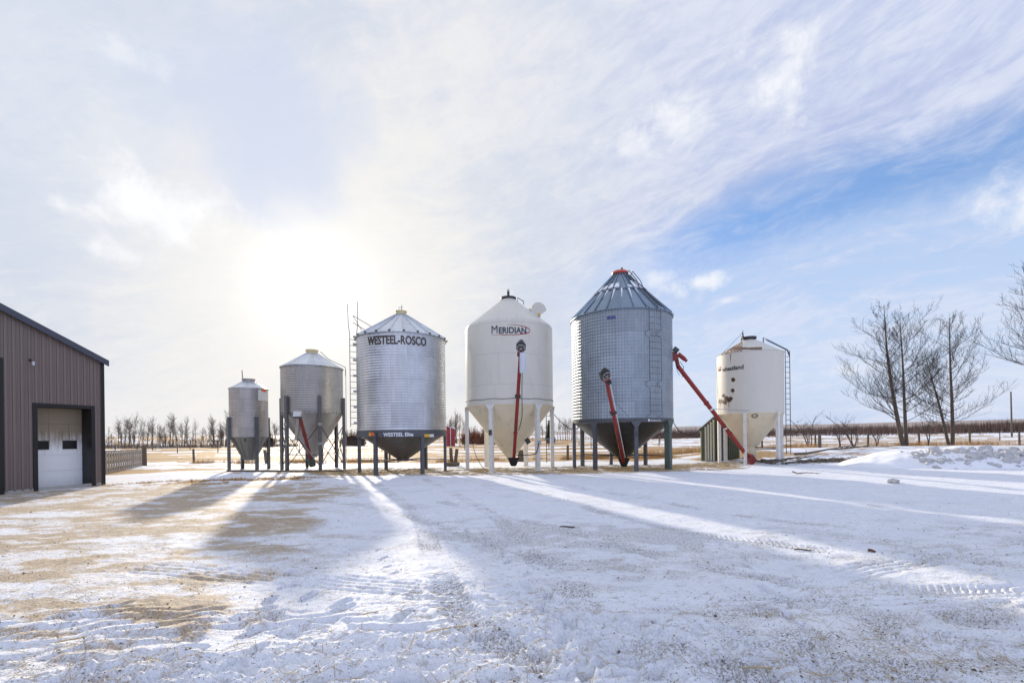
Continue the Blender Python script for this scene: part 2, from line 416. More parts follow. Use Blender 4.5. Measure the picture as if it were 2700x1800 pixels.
    p.inputs['Roughness'].default_value = .72; p.inputs['Specular IOR Level'].default_value = .25
    b = g.new('ShaderNodeBump'); b.inputs['Strength'].default_value = 1.0; b.inputs['Distance'].default_value = .022
    g.put(b.inputs['Height'], g.m('ADD', g.m('MULTIPLY', nB, .6), g.m('MULTIPLY', g.noise(g.v('MULTIPLY', o, (1, 1.6, 1)), 13, 6, .65), 1.3)))
    g.put(p.inputs['Normal'], b.outputs[0])
    me.materials.append(m)
    ob = bpy.data.objects.new('ground', me); COL.objects.link(ob)
    tag(ob, 'snow covered farmyard and stubble fields', None, None, 'structure')
    return ob
build_ground()

# ------------------------------------------------------------------ materials
GALV = None
def galv(name, col=(.62, .65, .68), rough=.38, seams=None, fine=0.0, metal=.85, tint=None):
    """galvanised sheet: spangle, dull blotches, sheet-to-sheet tone changes, seams"""
    m, g, p = newmat(name)
    o = g.obj(); x, y, z = g.xyz(o)
    ang = g.m('ARCTAN2', x, g.m('MULTIPLY', y, -1.0))
    rows, cols = seams or (6, 7)
    zz = g.m('MULTIPLY', z, 1.0 / rows); zr = g.m('FLOOR', zz)
    aa = g.m('ADD', g.m('MULTIPLY', ang, cols / (2 * PI)), g.m('MULTIPLY', g.m('MODULO', zr, 2.0), .5)); ar = g.m('FLOOR', aa)
    wn = g.new('ShaderNodeTexWhiteNoise', noise_dimensions='2D'); g.put(wn.inputs['Vector'], g.comb(zr, ar, 0.0))
    tone = g.mr(wn.outputs['Value'], 0, 1, .86, 1.08)
    n = g.noise(o, 1.6, 6, .65); n2 = g.noise(g.v('MULTIPLY', o, (3, 3, .35)), 2.5, 5, .6)
    k = g.m('MULTIPLY', tone, g.mr(n, .3, .7, .86, 1.1)); k = g.m('MULTIPLY', k, g.mr(n2, .3, .7, .9, 1.06))
    c = g.v('SCALE', col, k)
    fa = g.m('FRACT', aa); fz = g.m('FRACT', zz)
    seam = g.m('MAXIMUM', g.m('LESS_THAN', fa, .006), g.m('LESS_THAN', fz, .012))
    c = g.mix(g.m('MULTIPLY', seam, .45), c, (.16, .17, .18))
    g.put(p.inputs['Base Color'], c)
    p.inputs['Metallic'].default_value = metal
    g.put(p.inputs['Roughness'], g.mr(n, .3, .7, rough - .07, rough + .1))
    b = g.new('ShaderNodeBump'); b.inputs['Strength'].default_value = .25; b.inputs['Distance'].default_value = .02
    h = g.noise(g.v('MULTIPLY', o, (1, 1, .5)), 1.4, 3)
    if fine:
        w = g.m('SINE', g.m('MULTIPLY', ang, fine)); h = g.m('ADD', h, g.m('MULTIPLY', w, .55))
        b.inputs['Strength'].default_value = .9
    g.put(b.inputs['Height'], h); g.put(p.inputs['Normal'], b.outputs[0])
    return m
MAT = dict(
    galv_small=galv('dull_galvanised', (.44, .42, .395), .44, (.81, 5), metal=.75),
    galv_mid=galv('dull_galvanised_mid', (.42, .405, .375), .43, (1.12, 6), metal=.75),
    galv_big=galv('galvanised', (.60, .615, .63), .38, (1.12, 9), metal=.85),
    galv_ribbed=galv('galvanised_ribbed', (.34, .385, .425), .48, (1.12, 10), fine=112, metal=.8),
    galv_cone=galv('dull_galvanised_cone', (.40, .39, .37), .48, (4, 12), metal=.7),
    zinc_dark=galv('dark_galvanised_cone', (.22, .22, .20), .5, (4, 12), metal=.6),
    roof_zinc=galv('roof_sheet', (.70, .73, .76), .40, (9, 24), metal=.7),
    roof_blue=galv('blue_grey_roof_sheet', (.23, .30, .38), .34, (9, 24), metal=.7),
    leg_grey=paint('grey_leg_paint', (.095, .10, .112), .5, .2, .15, 4, dirt=(.28, .26, .23)),
    leg_steel=paint('weathered_leg_steel', (.13, .135, .14), .5, .4, .2, 4, dirt=(.30, .27, .22)),
    leg_green=paint('green_grey_leg_paint', (.085, .115, .095), .5, .1, .15, 4, dirt=(.2, .19, .16)),
    grey_band=paint('charcoal_paint', (.085, .09, .098), .45, .1, .12, 2, dirt=(.22, .21, .19)),
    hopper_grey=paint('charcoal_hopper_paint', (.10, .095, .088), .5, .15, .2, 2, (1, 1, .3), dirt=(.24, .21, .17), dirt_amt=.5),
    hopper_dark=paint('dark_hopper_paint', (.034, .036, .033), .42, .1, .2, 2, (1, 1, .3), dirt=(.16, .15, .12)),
    cream=paint('white_bin_enamel', (.68, .645, .55), .32, 0, .04, .9, (1, 1, .4), dirt=(.50, .47, .39), dirt_amt=.35, seams=(1.52, .25, 3)),
    cream_cone=paint('cream_cone_enamel', (.74, .65, .46), .40, 0, .06, 1.2, (1, 1, .3), dirt=(.46, .39, .27), dirt_amt=.55, seams=(9, 1.0, 6)),
    white_leg=paint('white_leg_enamel', (.72, .70, .64), .4, 0, .08, 3, dirt=(.42, .37, .30), dirt_amt=.6),
    red=paint('red_auger_paint', (.26, .018, .015), .38, 0, .2, 5, dirt=(.20, .03, .02)),
    red_dull=paint('faded_red_paint', (.20, .025, .02), .5, 0, .25, 5, dirt=(.12, .04, .03)),
    orange_red=paint('orange_red_lid', (.62, .10, .055), .4, 0, .1, 4),
    black=paint('black_paint', (.022, .022, .024), .5, 0, .2, 5),
    rubber=paint('black_rubber', (.018, .018, .018), .7, 0, .2, 8),
    iron=paint('dark_iron', (.07, .068, .066), .5, .5, .2, 6, dirt=(.12, .07, .04)),
    steel=paint('bare_steel', (.35, .35, .34), .4, .8, .2, 6),
    ladder=paint('galvanised_rail', (.30, .29, .27), .45, .7, .15, 6),
    plastic=paint('pale_plastic', (.62, .66, .72), .4, 0, .06, 4),
    glow_lid=paint('sun_glow_lid', (.72, .60, .32), .5, 0, .06, 4),  # the yellow is sun glow put into the lid colour
    ink_black=paint('black_lettering', (.03, .03, .035), .5, 0, .1, 4),
    ink_flare=paint('flare_brown_lettering', (.075, .06, .045), .55, 0, .3, 5),  # black lettering with the brown of sun flare mixed into its colour
    ink_navy=paint('navy_lettering', (.035, .05, .085), .45, 0, .1, 4),
    ink_blue=paint('blue_lettering', (.015, .04, .26), .45, 0, .1, 4),
    ink_red=paint('red_lettering', (.35, .02, .04), .45, 0, .1, 4),
    ink_white=paint('white_lettering', (.78, .79, .80), .45, 0, .05, 4),
    decal_yellow=paint('yellow_decal', (.72, .42, .03), .5, 0, .08, 4),
    decal_orange=paint('orange_decal', (.72, .14, .03), .5, 0, .12, 4),
    decal_white=paint('white_decal', (.74, .75, .72), .5, 0, .05, 4),
    rust=paint('rust', (.11, .045, .02), .8, 0, .4, 7),
    siding=paint('mauve_brown_siding', (.215, .168, .15), .42, .05, .06, .8, (1, 1, .5), dirt=(.19, .15, .12), dirt_amt=.4),
    trim=paint('dark_trim', (.013, .012, .013), .45, 0, .15, 3),
    fascia=paint('slate_fascia', (.075, .08, .11), .42, .1, .1, 3),
    fence_wood=paint('weathered_boards', (.21, .18, .155), .8, 0, .3, 5, (1, 1, .2), dirt=(.16, .12, .09), bump=.3),
    post_wood=paint('grey_post_wood', (.13, .105, .08), .85, 0, .3, 6, (1, 1, .15), dirt=(.07, .05, .04), bump=.4),
    wire=paint('fence_wire', (.16, .13, .11), .5, .5, .2, 3),
    green_shed=paint('green_shed_steel', (.085, .098, .05), .45, .1, .2, 2, dirt=(.10, .09, .05)),
    sky_rib=paint('sky_reflection_steel', (.55, .53, .42), .4, .1, .12, 2, dirt=(.35, .32, .24)),
    shed_roof=paint('shed_roof_sheet', (.25, .28, .27), .45, .3, .15, 2),
    barn_red=paint('far_red_steel', (.42, .03, .045), .45, 0, .08, 1),
    barn_white=paint('far_white_steel', (.72, .72, .74), .45, 0, .05, 1),
    bark=paint('grey_bark', (.105, .083, .066), .85, 0, .35, 5, (1, 1, .3), dirt=(.05, .042, .036), dirt_amt=.8, bump=.5),
    twig=paint('dark_twigs', (.030, .023, .020), .8, 0, .25, 3),
    far_bark=paint('far_bark', (.10, .078, .065), .9, 0, .2, 1),  # far bark and twigs lightened, the sun's glow painted into their colour
    far_twig=paint('far_twigs', (.15, .115, .09), .9, 0, .2, 1),
    willow=paint('russet_willow_stems', (.25, .10, .042), .85, 0, .3, .5),
    brush=paint('purple_brown_brush', (.095, .058, .045), .9, 0, .6, .07),
    spruce=paint('spruce_needles', (.022, .035, .022), .9, 0, .3, 2),
    drygrass=paint('dry_grass_blades', (.46, .27, .09), .85, 0, .35, 1.2),
    strawm=paint('straw_stalks', (.50, .38, .21), .7, 0, .3, 9),
    clod=paint('dirt_crumbs', (.17, .13, .09), .95, 0, .4, 6),
    blue_tank=paint('blue_steel', (.03, .10, .19), .5, .1, .15, 2),
    concrete=paint('pale_concrete', (.42, .40, .36), .85, 0, .15, 3, bump=.2),
)
def glass_mat():
    m, g, p = newmat('dark_window_pane')
    g.put(p.inputs['Base Color'], (.02, .024, .024)); p.inputs['Roughness'].default_value = .12
    return m
MAT['pane'] = glass_mat()

# ------------------------------------------------------------------ lettering
def text_mesh(s, height, width=None, bold=0.0, depth=.004):
    cu = bpy.data.curves.new('lettering', 'FONT'); cu.body = s; cu.size = 1; cu.extrude = depth / 2; cu.offset = bold; cu.resolution_u = 4
    ob = bpy.data.objects.new('lettering', cu); COL.objects.link(ob)
    dg = bpy.context.evaluated_depsgraph_get()
    me = bpy.data.meshes.new_from_object(ob.evaluated_get(dg))
    vs = np.array([v.co[:] for v in me.vertices]); fs = [tuple(p.vertices) for p in me.polygons]
    bpy.data.objects.remove(ob); bpy.data.curves.remove(cu); bpy.data.meshes.remove(me)
    lo, hi = vs.min(0), vs.max(0)
    cap = .73
    vs[:, 0] = vs[:, 0] - (lo[0] + hi[0]) / 2
    vs[:, 0] *= (width / (hi[0] - lo[0])) if width else height / cap
    vs[:, 1] *= height / cap
    return vs, fs

# ------------------------------------------------------------------ bin helper
class Bin:
    def __init__(s, xl, xr, ymid, dist):
        ul, ur = duv(xl, ymid)[0], duv(xr, ymid)[0]
        al, ar = math.atan(ul), math.atan(ur)
        s.a = (al + ar) / 2; s.b = (ar - al) / 2
        s.x, s.y = dist * math.sin(s.a), dist * math.cos(s.a)
        s.R = dist * math.sin(s.b); s.c = (s.x, s.y)
    def at(s, phi, r, z): return Vector((s.x + r * math.sin(phi), s.y - r * math.cos(phi), z))
    def phi(s, px, py, r=None, z=3.0):
        r = r or s.R; lo, hi = -s.a - rad(84), -s.a + rad(84)
        for _ in range(50):
            mid = (lo + hi) / 2
            if proj(s.at(mid, r, z))[0] < px: lo = mid
            else: hi = mid
        return lo
    def zf(s, px, py, r=None):
        """height of the wall point seen at a pixel"""
        r = r or s.R
        ph = s.phi(px, py, r); d = s.at(ph, r, 0).y
        return pt(px, py, d).z
    def zc(s, px, py): return pt(px, py, s.y).z

def corr(R, z0, z1, pitch, amp, per=6):
    n = max(2, int((z1 - z0) / pitch * per)); out = []
    for i in range(n + 1):
        z = z0 + (z1 - z0) * i / n
        out.append((R + amp * math.sin(2 * PI * z / pitch), z))
    return out
def curved_text(b, root, name, s, px0, px1, py_base, h, mat, R=None, bold=0.0, tilt=0.0, off=.014, arcpx=True, cond=None, label=None):
    R = R or b.R
    p0, p1 = b.phi(px0, py_base, R), b.phi(px1, py_base, R)
    vs, fs = text_mesh(s, h, (p1 - p0) * R, bold)
    pm = (p0 + p1) / 2; z0 = b.zf((px0 + px1) / 2, py_base, R)
    m = MB(); m.add([b.at(pm + x / R, R + off + z, z0 + y) for x, y, z in vs], fs)
    o = m.build(name, mat, root, smooth=False, fix=False)
    if label: o['label'] = label
    return o
def patch(b, root, name, px0, px1, py0, py1, mat, R=None, off=.014, n=8, label=None, th=.006):
    R = R or b.R
    a0, a1 = b.phi(px0, py0, R), b.phi(px1, py0, R); pm = (px0 + px1) / 2
    z1, z0 = b.zf(pm, py0, R), b.zf(pm, py1, R)
    m = MB()
    for i in range(n):
        u, v = a0 + (a1 - a0) * i / n, a0 + (a1 - a0) * (i + 1) / n
        if i == 0: prev = None
        vs = [b.at(q, R + o_, z) for q in (u, v) for z in (z0, z1) for o_ in (off - th, off)]
        m.add(vs, [(0, 1, 3, 2), (4, 6, 7, 5), (1, 5, 7, 3), (0, 4, 5, 1), (2, 3, 7, 6)])
    o = m.build(name, mat, root, smooth=False)
    if label: o['label'] = label
    return o
def leg(b, root, phi, r, ztop, mat, w=.12, kind='box', lean=0.0, gusset=0.0, label=None, foot=True):
    m = MB(); n = Vector((math.sin(phi), -math.cos(phi), 0)); t = Vector((math.cos(phi), math.sin(phi), 0)); z = Vector((0, 0, 1))
    p = b.at(phi, r, 0)
    if kind == 'box':
        m.box(p + z * (ztop / 2 - .05), (w, w, ztop + .1), (t, n, z))
    else:
        m.box(p + z * (ztop / 2 - .05) + n * (w * .32), (w, w * .14, ztop + .1), (t, n, z))
        for s in (-1, 1): m.box(p + z * (ztop / 2 - .05) + t * (s * w * .44) - n * (w * .1), (w * .12, w * .7, ztop + .1), (t, n, z))
    if gusset:
        m.prism([(-w / 2 - gusset, ztop + .02), (w / 2 + gusset, ztop + .02), (w / 2, ztop - gusset * 1.5), (-w / 2, ztop - gusset * 1.5)], p + n * (w / 2 + .003), t, z, n, .012)
    if foot: m.box(p + z * .008, (w * 1.9, w * 1.9, .02), (t, n, z))
    o = m.build('leg', mat, root, smooth=False)
    if label: o['label'] = label
    return o
def ladder(root, p0, p1, side, w, mat, step=.3, rr=.016, name='ladder', cage=False):
    m = MB(); p0, p1, s = Vector(p0), Vector(p1), Vector(side).normalized() * (w / 2)
    m.tube([p0 - s, p1 - s], rr, 6); m.tube([p0 + s, p1 + s], rr, 6)
    L = (p1 - p0).length; d = (p1 - p0) / L
    for i in range(1, int(L / step) + 1):
        q = p0 + d * (i * step - step / 2); m.tube([q - s, q + s], rr * .75, 5)
    return m.build(name, mat, root)
def cable(name, pts, r, mat, label, cat='cable', parent=None):
    m = MB(); m.tube(smooth_path([tuple(p) for p in pts], 6), r, 6)
    o = m.build(name, mat, parent)
    if parent is None: tag(o, label, cat)
    return o
def roof_ribs(m, b, r0, z0, r1, z1, n, w=.035, h=.04, ph0=0.0):
    for i in range(n):
        ph = ph0 + 2 * PI * i / n
        p, q = b.at(ph, r0, z0), b.at(ph, r1, z1); d = (q - p).normalized()
        t = Vector((math.cos(ph), math.sin(ph), 0)); up = t.cross(d)
        if up.z < 0: up = -up
        m.box((p + q) / 2 + up * (h / 2), ((q - p).length, w, h), (d, t, up))

# ================================================================== BIN 1 (smallest)
b1 = Bin(603, 707.5, 1080, 30.3)
r1 = thing('grain_bin', (b1.x, b1.y, 0), 'smallest dull grey corrugated feed bin on four legs, nearest the barn', 'grain bin', 'hopper grain bins standing in a row')
ze, zb = b1.zf(655, 1021), b1.zf(655, 1151)
m = MB(); m.lathe(corr(b1.R, zb, ze, .125, .008), b1.c, 96); m.build('wall', MAT['galv_small'], r1, ang=80)
zt = b1.zc(655, 1007); rt = 15 / 1200 * b1.y
m = MB(); m.lathe([(b1.R + .03, ze - .03), (b1.R + .035, ze + .01), (rt, zt)], b1.c, 48); roof_ribs(m, b1, b1.R, ze, rt, zt, 12, .02, .02); m.build('roof', MAT['roof_zinc'], r1)
m = MB(); m.lathe([(rt, zt - .05), (rt, zt + .13), (rt + .03, zt + .13), (rt + .03, zt + .17), (.01, zt + .2)], b1.c, 32, cap1=True); m.build('lid', MAT['galv_small'], r1)
m = MB(); q = b1.at(-.5, rt, zt + .15); m.tube([q, q + Vector((-.02, 0, .12)), pt(638, 976, b1.y - .2)], .022, 6); m.build('lid_lever', MAT['iron'], r1)
zc = b1.zc(655, 1210); rc = 13.5 / 1200 * b1.y
m = MB(); m.lathe([(b1.R - .005, zb + .02), (b1.R - .03, zb - .03), (rc, zc), (rc, zc - .06)], b1.c, 64, cap1=True)
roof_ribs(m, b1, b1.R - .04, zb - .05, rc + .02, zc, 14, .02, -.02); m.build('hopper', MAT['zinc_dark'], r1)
f0 = b1.phi(676, 1200, b1.R + .06)
for k in range(4): leg(b1, r1, f0 + k * PI / 2, b1.R + .07, b1.zf(655, 1098), MAT['leg_steel'], .16, 'chan')
patch(b1, r1, 'notice_board', 681, 706, 1028, 1056, MAT['decal_white'], label='white notice panel on the curved wall')
patch(b1, r1, 'warning_sticker', 690, 702, 1024.5, 1032.5, MAT['decal_orange'], off=.022, label='orange sticker')
m = MB(); q = b1.at(b1.phi(644, 1160), b1.R * .93, b1.zf(644, 1160)); m.box(q, (.05, .02, .2)); m.build('hopper_slot', MAT['black'], r1)

# ================================================================== BIN 2
b2 = Bin(739, 904.5, 1030, 28.4)
r2 = thing('grain_bin', (b2.x, b2.y, 0), 'dull grey corrugated bin with cross braced legs and a lid coloured with yellow sun glow', 'grain bin', 'hopper grain bins standing in a row')
ze, zb = b2.zf(822, 960), b2.zf(822, 1087)
m = MB(); m.lathe(corr(b2.R, zb, ze, .125, .009), b2.c, 128); m.build('wall', MAT['galv_mid'], r2, ang=80)
zt = b2.zc(823, 932); rt = 14 / 1200 * b2.y
m = MB(); m.lathe([(b2.R + .04, ze - .04), (b2.R + .045, ze + .01), (rt, zt)], b2.c, 64); roof_ribs(m, b2, b2.R, ze, rt, zt, 16, .025, .025); m.build('roof', MAT['roof_zinc'], r2)
m = MB(); m.lathe([(rt, zt - .05), (rt, zt + .1), (rt + .04, zt + .12), (rt + .04, zt + .2), (.01, zt + .23)], b2.c, 32, cap1=True); m.build('lid', MAT['glow_lid'], r2)
zc = b2.zc(824, 1203); rc = .22
m = MB(); m.lathe([(b2.R - .005, zb + .03), (b2.R - .03, zb - .03), (rc, zc), (rc, zc - .05)], b2.c, 96, cap1=True); nf = len(m.f)
for i in range(40):
    m.box(b2.at(2 * PI * i / 40, b2.R + .004, zb + .03), (.03, .03, .03))
m.build('hopper', MAT['galv_cone'], r2, second=(nf, MAT['iron']))
f0 = b2.phi(843, 1200, b2.R + .08); legs2 = [f0 + k * PI / 3 for k in range(6)]
for ph in legs2: leg(b2, r2, ph, b2.R + .09, b2.zf(822, 1043), MAT['leg_steel'], .165, 'chan')
zA, zB, zR = b2.zf(822, 1118), b2.zf(822, 1228), b2.zf(822, 1199)
for i in range(6):
    pa, pb = legs2[i], legs2[(i + 1) % 6]; rr = b2.R + .06
    m = MB(); m.bar(b2.at(pa, rr, zA), b2.at(pb, rr, .25), .035); m.bar(b2.at(pb, rr + .02, zA), b2.at(pa, rr + .02, .25), .035); m.build('cross_brace', MAT['iron'], r2, smooth=False)
    m = MB(); m.bar(b2.at(pa, rr, zR), b2.at(pb, rr, zR), .04); m.build('tie_bar', MAT['iron'], r2, smooth=False)
for ph in (legs2[0], legs2[5]):
    for zz in (b2.zf(822, 1118), b2.zf(822, 1169)):
        m = MB(); n = Vector((math.sin(ph), -math.cos(ph), 0)); t = Vector((math.cos(ph), math.sin(ph), 0))
        m.box(b2.at(ph, b2.R + .165, zz), (.2, .03, .16), (t, n, (0, 0, 1))); m.build('bracket', MAT['steel'], r2, smooth=False)
q0, q1 = b2.at(legs2[1] + .25, b2.R + .16, .5), b2.at(legs2[1] + .25, b2.R + .16, ze)
ladder(r2, q0, q1, (math.cos(legs2[1] + .25), math.sin(legs2[1] + .25), 0), .36, MAT['ladder'])
m = MB(); ph = legs2[1] + .1
m.tube([b2.at(ph, rt + .15, zt + .12), b2.at(ph, b2.R * .55, (ze + zt) / 2 + .12), b2.at(ph, b2.R + .16, ze + .1), b2.at(ph, b2.R + .17, ze - .4)], .022, 6); m.build('handrail', MAT['ladder'], r2)

# ================================================================== BIN 3
b3 = Bin(940, 1174.5, 1010, 24.0)
r3 = thing('grain_bin', (b3.x, b3.y, 0), 'shiny corrugated bin lettered WESTEEL-ROSCO with a charcoal base band', 'grain bin', 'hopper grain bins standing in a row')
ze, zb = b3.zf(1062, 872), b3.zf(1057, 1134)
m = MB(); m.lathe(corr(b3.R, zb, ze, .125, .007), b3.c, 160); m.build('wall', MAT['galv_big'], r3, ang=80)
zt = b3.zc(1060, 831); rt = 13.5 / 1200 * b3.y
m = MB(); m.lathe([(b3.R + .01, ze - .02), (b3.R + .09, ze - .05), (b3.R + .09, ze), (rt, zt)], b3.c, 96); roof_ribs(m, b3, b3.R + .06, ze + .015, rt, zt, 22, .035, .05); nf = len(m.f)
for i in range(22): m.box(b3.at(2 * PI * (i + .0) / 22, b3.R + .09, ze + .01), (.09, .09, .07))
m.build('roof', MAT['roof_zinc'], r3, second=(nf, MAT['iron']))
m = MB(); m.lathe([(rt, zt - .06), (rt, zt + .14), (rt + .03, zt + .15), (rt + .03, zt + .2), (.01, zt + .22)], b3.c, 32, cap1=True); m.build('lid', MAT['glow_lid'], r3)
m = MB(); cx, cy = b3.c; m.tube([(cx - .1, cy - .1, zt + .2), (cx - .1, cy - .1, zt + .36), (cx + .04, cy - .1, zt + .4), (cx + .06, cy - .1, zt + .2)], .018, 6); m.tube([(cx + .06, cy - .1, zt + .2), (cx + .07, cy - .1, zt + .5)], .018, 6); m.build('lid_handle', MAT['steel'], r3)
zb2 = b3.zf(1057, 1151)
m = MB(); m.lathe([(b3.R - .02, zb + .012), (b3.R + .03, zb + .012), (b3.R + .03, zb2), (b3.R - .14, zb2 - .005)], b3.c, 128); m.build('base_band', MAT['grey_band'], r3)
zc = b3.zc(1060, 1212); rc = 14.5 / 1200 * b3.y
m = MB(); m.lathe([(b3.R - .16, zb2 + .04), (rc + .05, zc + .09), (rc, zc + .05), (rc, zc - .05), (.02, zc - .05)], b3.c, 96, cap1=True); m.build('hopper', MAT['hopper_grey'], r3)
f0 = b3.phi(990.5, 1220, b3.R - .06, 1); legs3 = [f0 + k * PI / 3 for k in range(6)]
for ph in legs3: leg(b3, r3, ph, b3.R - .06, zb2 + .02, MAT['leg_grey'], .15, 'box')
for ph in legs3:
    m = MB(); m.bar(b3.at(ph, b3.R - .1, zc + .02), b3.at(ph, rc - .02, zc + .02), .035); m.build('tie_bar', MAT['iron'], r3, smooth=False)
curved_text(b3, r3, 'maker_lettering', 'WESTEEL-ROSCO', 972, 1126, 906, .40, MAT['ink_flare'], bold=.03, off=.018)
curved_text(b3, r3, 'model_lettering', 'WESTEEL Elite', 1010, 1089, 1149.5, .175, MAT['ink_white'], R=b3.R + .03, bold=.03, off=.004)
curved_text(b3, r3, 'bin_number', '3', 987, 996, 1154, .26, MAT['ink_black'], R=b3.R + .03, bold=.02, off=.006)
patch(b3, r3, 'decal', 972, 976.5, 1140, 1149, MAT['decal_yellow'], R=b3.R + .03, off=.006, n=3, label='yellow part of a two tone decal')
patch(b3, r3, 'decal', 976.5, 986, 1139.5, 1148.5, MAT['decal_orange'], R=b3.R + .03, off=.008, n=3, label='orange part of a two tone decal')
patch(b3, r3, 'decal', 1118, 1132, 1144, 1151.5, MAT['decal_yellow'], R=b3.R + .03, off=.006, n=3, label='yellow decal')
patch(b3, r3, 'decal', 1132, 1143, 1144, 1151.5, MAT['decal_white'], R=b3.R + .03, off=.008, n=3, label='white decal')
# ladder with tall rails and guard rails reaching the roof
ph = b3.phi(940.5, 1000); ph = -b3.a - rad(88)
t = Vector((math.cos(ph), math.sin(ph), 0)); n = Vector((math.sin(ph), -math.cos(ph), 0))
z0, z1 = b3.zc(935, 1126), b3.zc(935, 808)
t2 = (t * .35 + n * .94).normalized()
p0 = b3.at(ph, b3.R + .14, z0); p1 = b3.at(ph, b3.R + .14, ze + .2)
ladder(r3, p0, p1, t2, .34, MAT['ladder'], rr=.02)
m = MB()
s = t2 * .17
for sgn, top in ((-1, z1 + .1), (1, z1 - .1)):
    m.tube([p1 + s * sgn, p1 + s * sgn * 1.35 + Vector((0, 0, .5)), Vector((p1.x, p1.y, top)) + s * sgn * 1.5], .02, 6)
q = p1 + Vector((0, 0, .95)); qe = b3.at(ph + .12, b3.R * .62, ze + (zt - ze) * .42)
m.tube([q, qe], .018, 6); m.tube([q - Vector((0, 0, .35)), b3.at(ph + .05, b3.R * .75, ze + (zt - ze) * .28)], .018, 6); m.tube([q, b3.at(ph + .02, b3.R * .82, ze + .2)], .016, 6)
m.tube([qe, b3.at(ph + .12, b3.R * .5, ze + (zt - ze) * .55)], .016, 6)
m.build('handrail', MAT['ladder'], r3)
for i in range(7):
    zz = z0 + .2 + i * .78
    if zz < ze: m = MB(); m.box(b3.at(ph + .05, b3.R + .07, zz), (.16, .16, .1), (t, n, (0, 0, 1))); m.build('ladder_bracket', MAT['steel'], r3, smooth=False)

# ================================================================== BIN 4 (white, smooth)
b4 = Bin(1228, 1457, 960, 24.6)
r4 = thing('grain_bin', (b4.x, b4.y, 0), 'large smooth white bin lettered MERIDIAN with white legs', 'grain bin', 'hopper grain bins standing in a row')
ze, zb = b4.zf(1342, 838), b4.zf(1342, 1064)
zt = b4.zc(1337, 791); rt = 18 / 1200 * b4.y
prof = [(b4.R, zb), (b4.R + .004, zb + .3), (b4.R, zb + .34)]
prof += [(b4.R, ze - .16)]
sl = math.atan2(zt - ze, b4.R - rt)
for i in range(1, 7):
    a = i / 6 * (PI / 2 - sl); prof.append((b4.R - .30 * (1 - math.cos(a)), ze - .16 + .30 * math.sin(a)))
prof.append((rt, zt))
m = MB(); m.lathe(prof[:4], b4.c, 128); m.build('wall', MAT['cream'], r4)
m = MB(); m.lathe(prof[3:], b4.c, 128); m.build('roof', MAT['cream'], r4)
m = MB(); m.lathe([(rt, zt - .04), (rt + .02, zt + .02), (rt + .05, zt + .03), (rt + .05, zt + .12), (.01, zt + .16)], b4.c, 40, cap1=True); m.build('lid', MAT['iron'], r4)
m = MB(); cx, cy = b4.c; m.box((cx, cy - .1, zt + .3), (.13, .1, .3)); m.tube([(cx - .04, cy - .1, zt + .4), (cx - .03, cy - .1, zt + .55), (cx + .05, cy - .1, zt + .52)], .03, 6); m.build('lid_vent', MAT['iron'], r4)
zc = b4.zc(1354, 1206); rc = .2
m = MB(); m.lathe([(b4.R - .004, zb + .002), (b4.R - .03, zb - .05), (rc, zc), (rc, zc - .08)], b4.c, 128, cap1=True); m.build('hopper', MAT['cream_cone'], r4)
f0 = b4.phi(1296, 1200, b4.R - .02, 1.0); legs4 = [f0 + k * PI / 3 for k in range(6)]
for ph in legs4: leg(b4, r4, ph, b4.R - .03, zb - .02, MAT['white_leg'], .19, 'box', gusset=.17)
curved_text(b4, r4, 'maker_lettering', 'M', 1299, 1314.5, 878.5, .40, MAT['ink_navy'], bold=.0)
curved_text(b4, r4, 'maker_lettering', 'ERIDIAN', 1318, 1390, 878, .31, MAT['ink_navy'], bold=.022)
m = MB()     # swoosh
pa, pb = b4.phi(1297, 880), b4.phi(1400, 870); zl, zh = b4.zf(1345, 883), b4.zf(1345, 855); zm = (zl + zh) / 2
pts = []
for i in range(41):
    a = rad(-100) + rad(190) * i / 40
    pts.append((a, .2 + .8 * max(0, math.cos(a - rad(-10)))))
pc = pa + (pb - pa) * .42; pw = (pb - pc)
def sw(a, k): return b4.at(pc + pw * math.cos(a) * (1.35 if a < -PI / 2 else 1), b4.R + k, zm + (zh - zl) / 2 * math.sin(a) * .98)
for (a, w), (a2, w2) in zip(pts[:-1], pts[1:]):
    up = Vector((0, 0, .028)); m.add([sw(a, .008) - up * w, sw(a, .008) + up * w, sw(a2, .008) + up * w2, sw(a2, .008) - up * w2, sw(a, .002) - up * w, sw(a, .002) + up * w, sw(a2, .002) + up * w2, sw(a2, .002) - up * w2],
        [(0, 1, 2, 3), (7, 6, 5, 4), (0, 3, 7, 4), (1, 5, 6, 2)])
# the tail along the bottom and the tip
tl = [b4.at(pa + (pc - pa) * i / 10, b4.R + .006, zl + .02 + .03 * (1 - i / 10) ** 2) for i in range(11)]
m.tube(tl, [.003 + .009 * i / 10 for i in range(11)], 4)
m.build('emblem', MAT['ink_red'], r4, smooth=False)
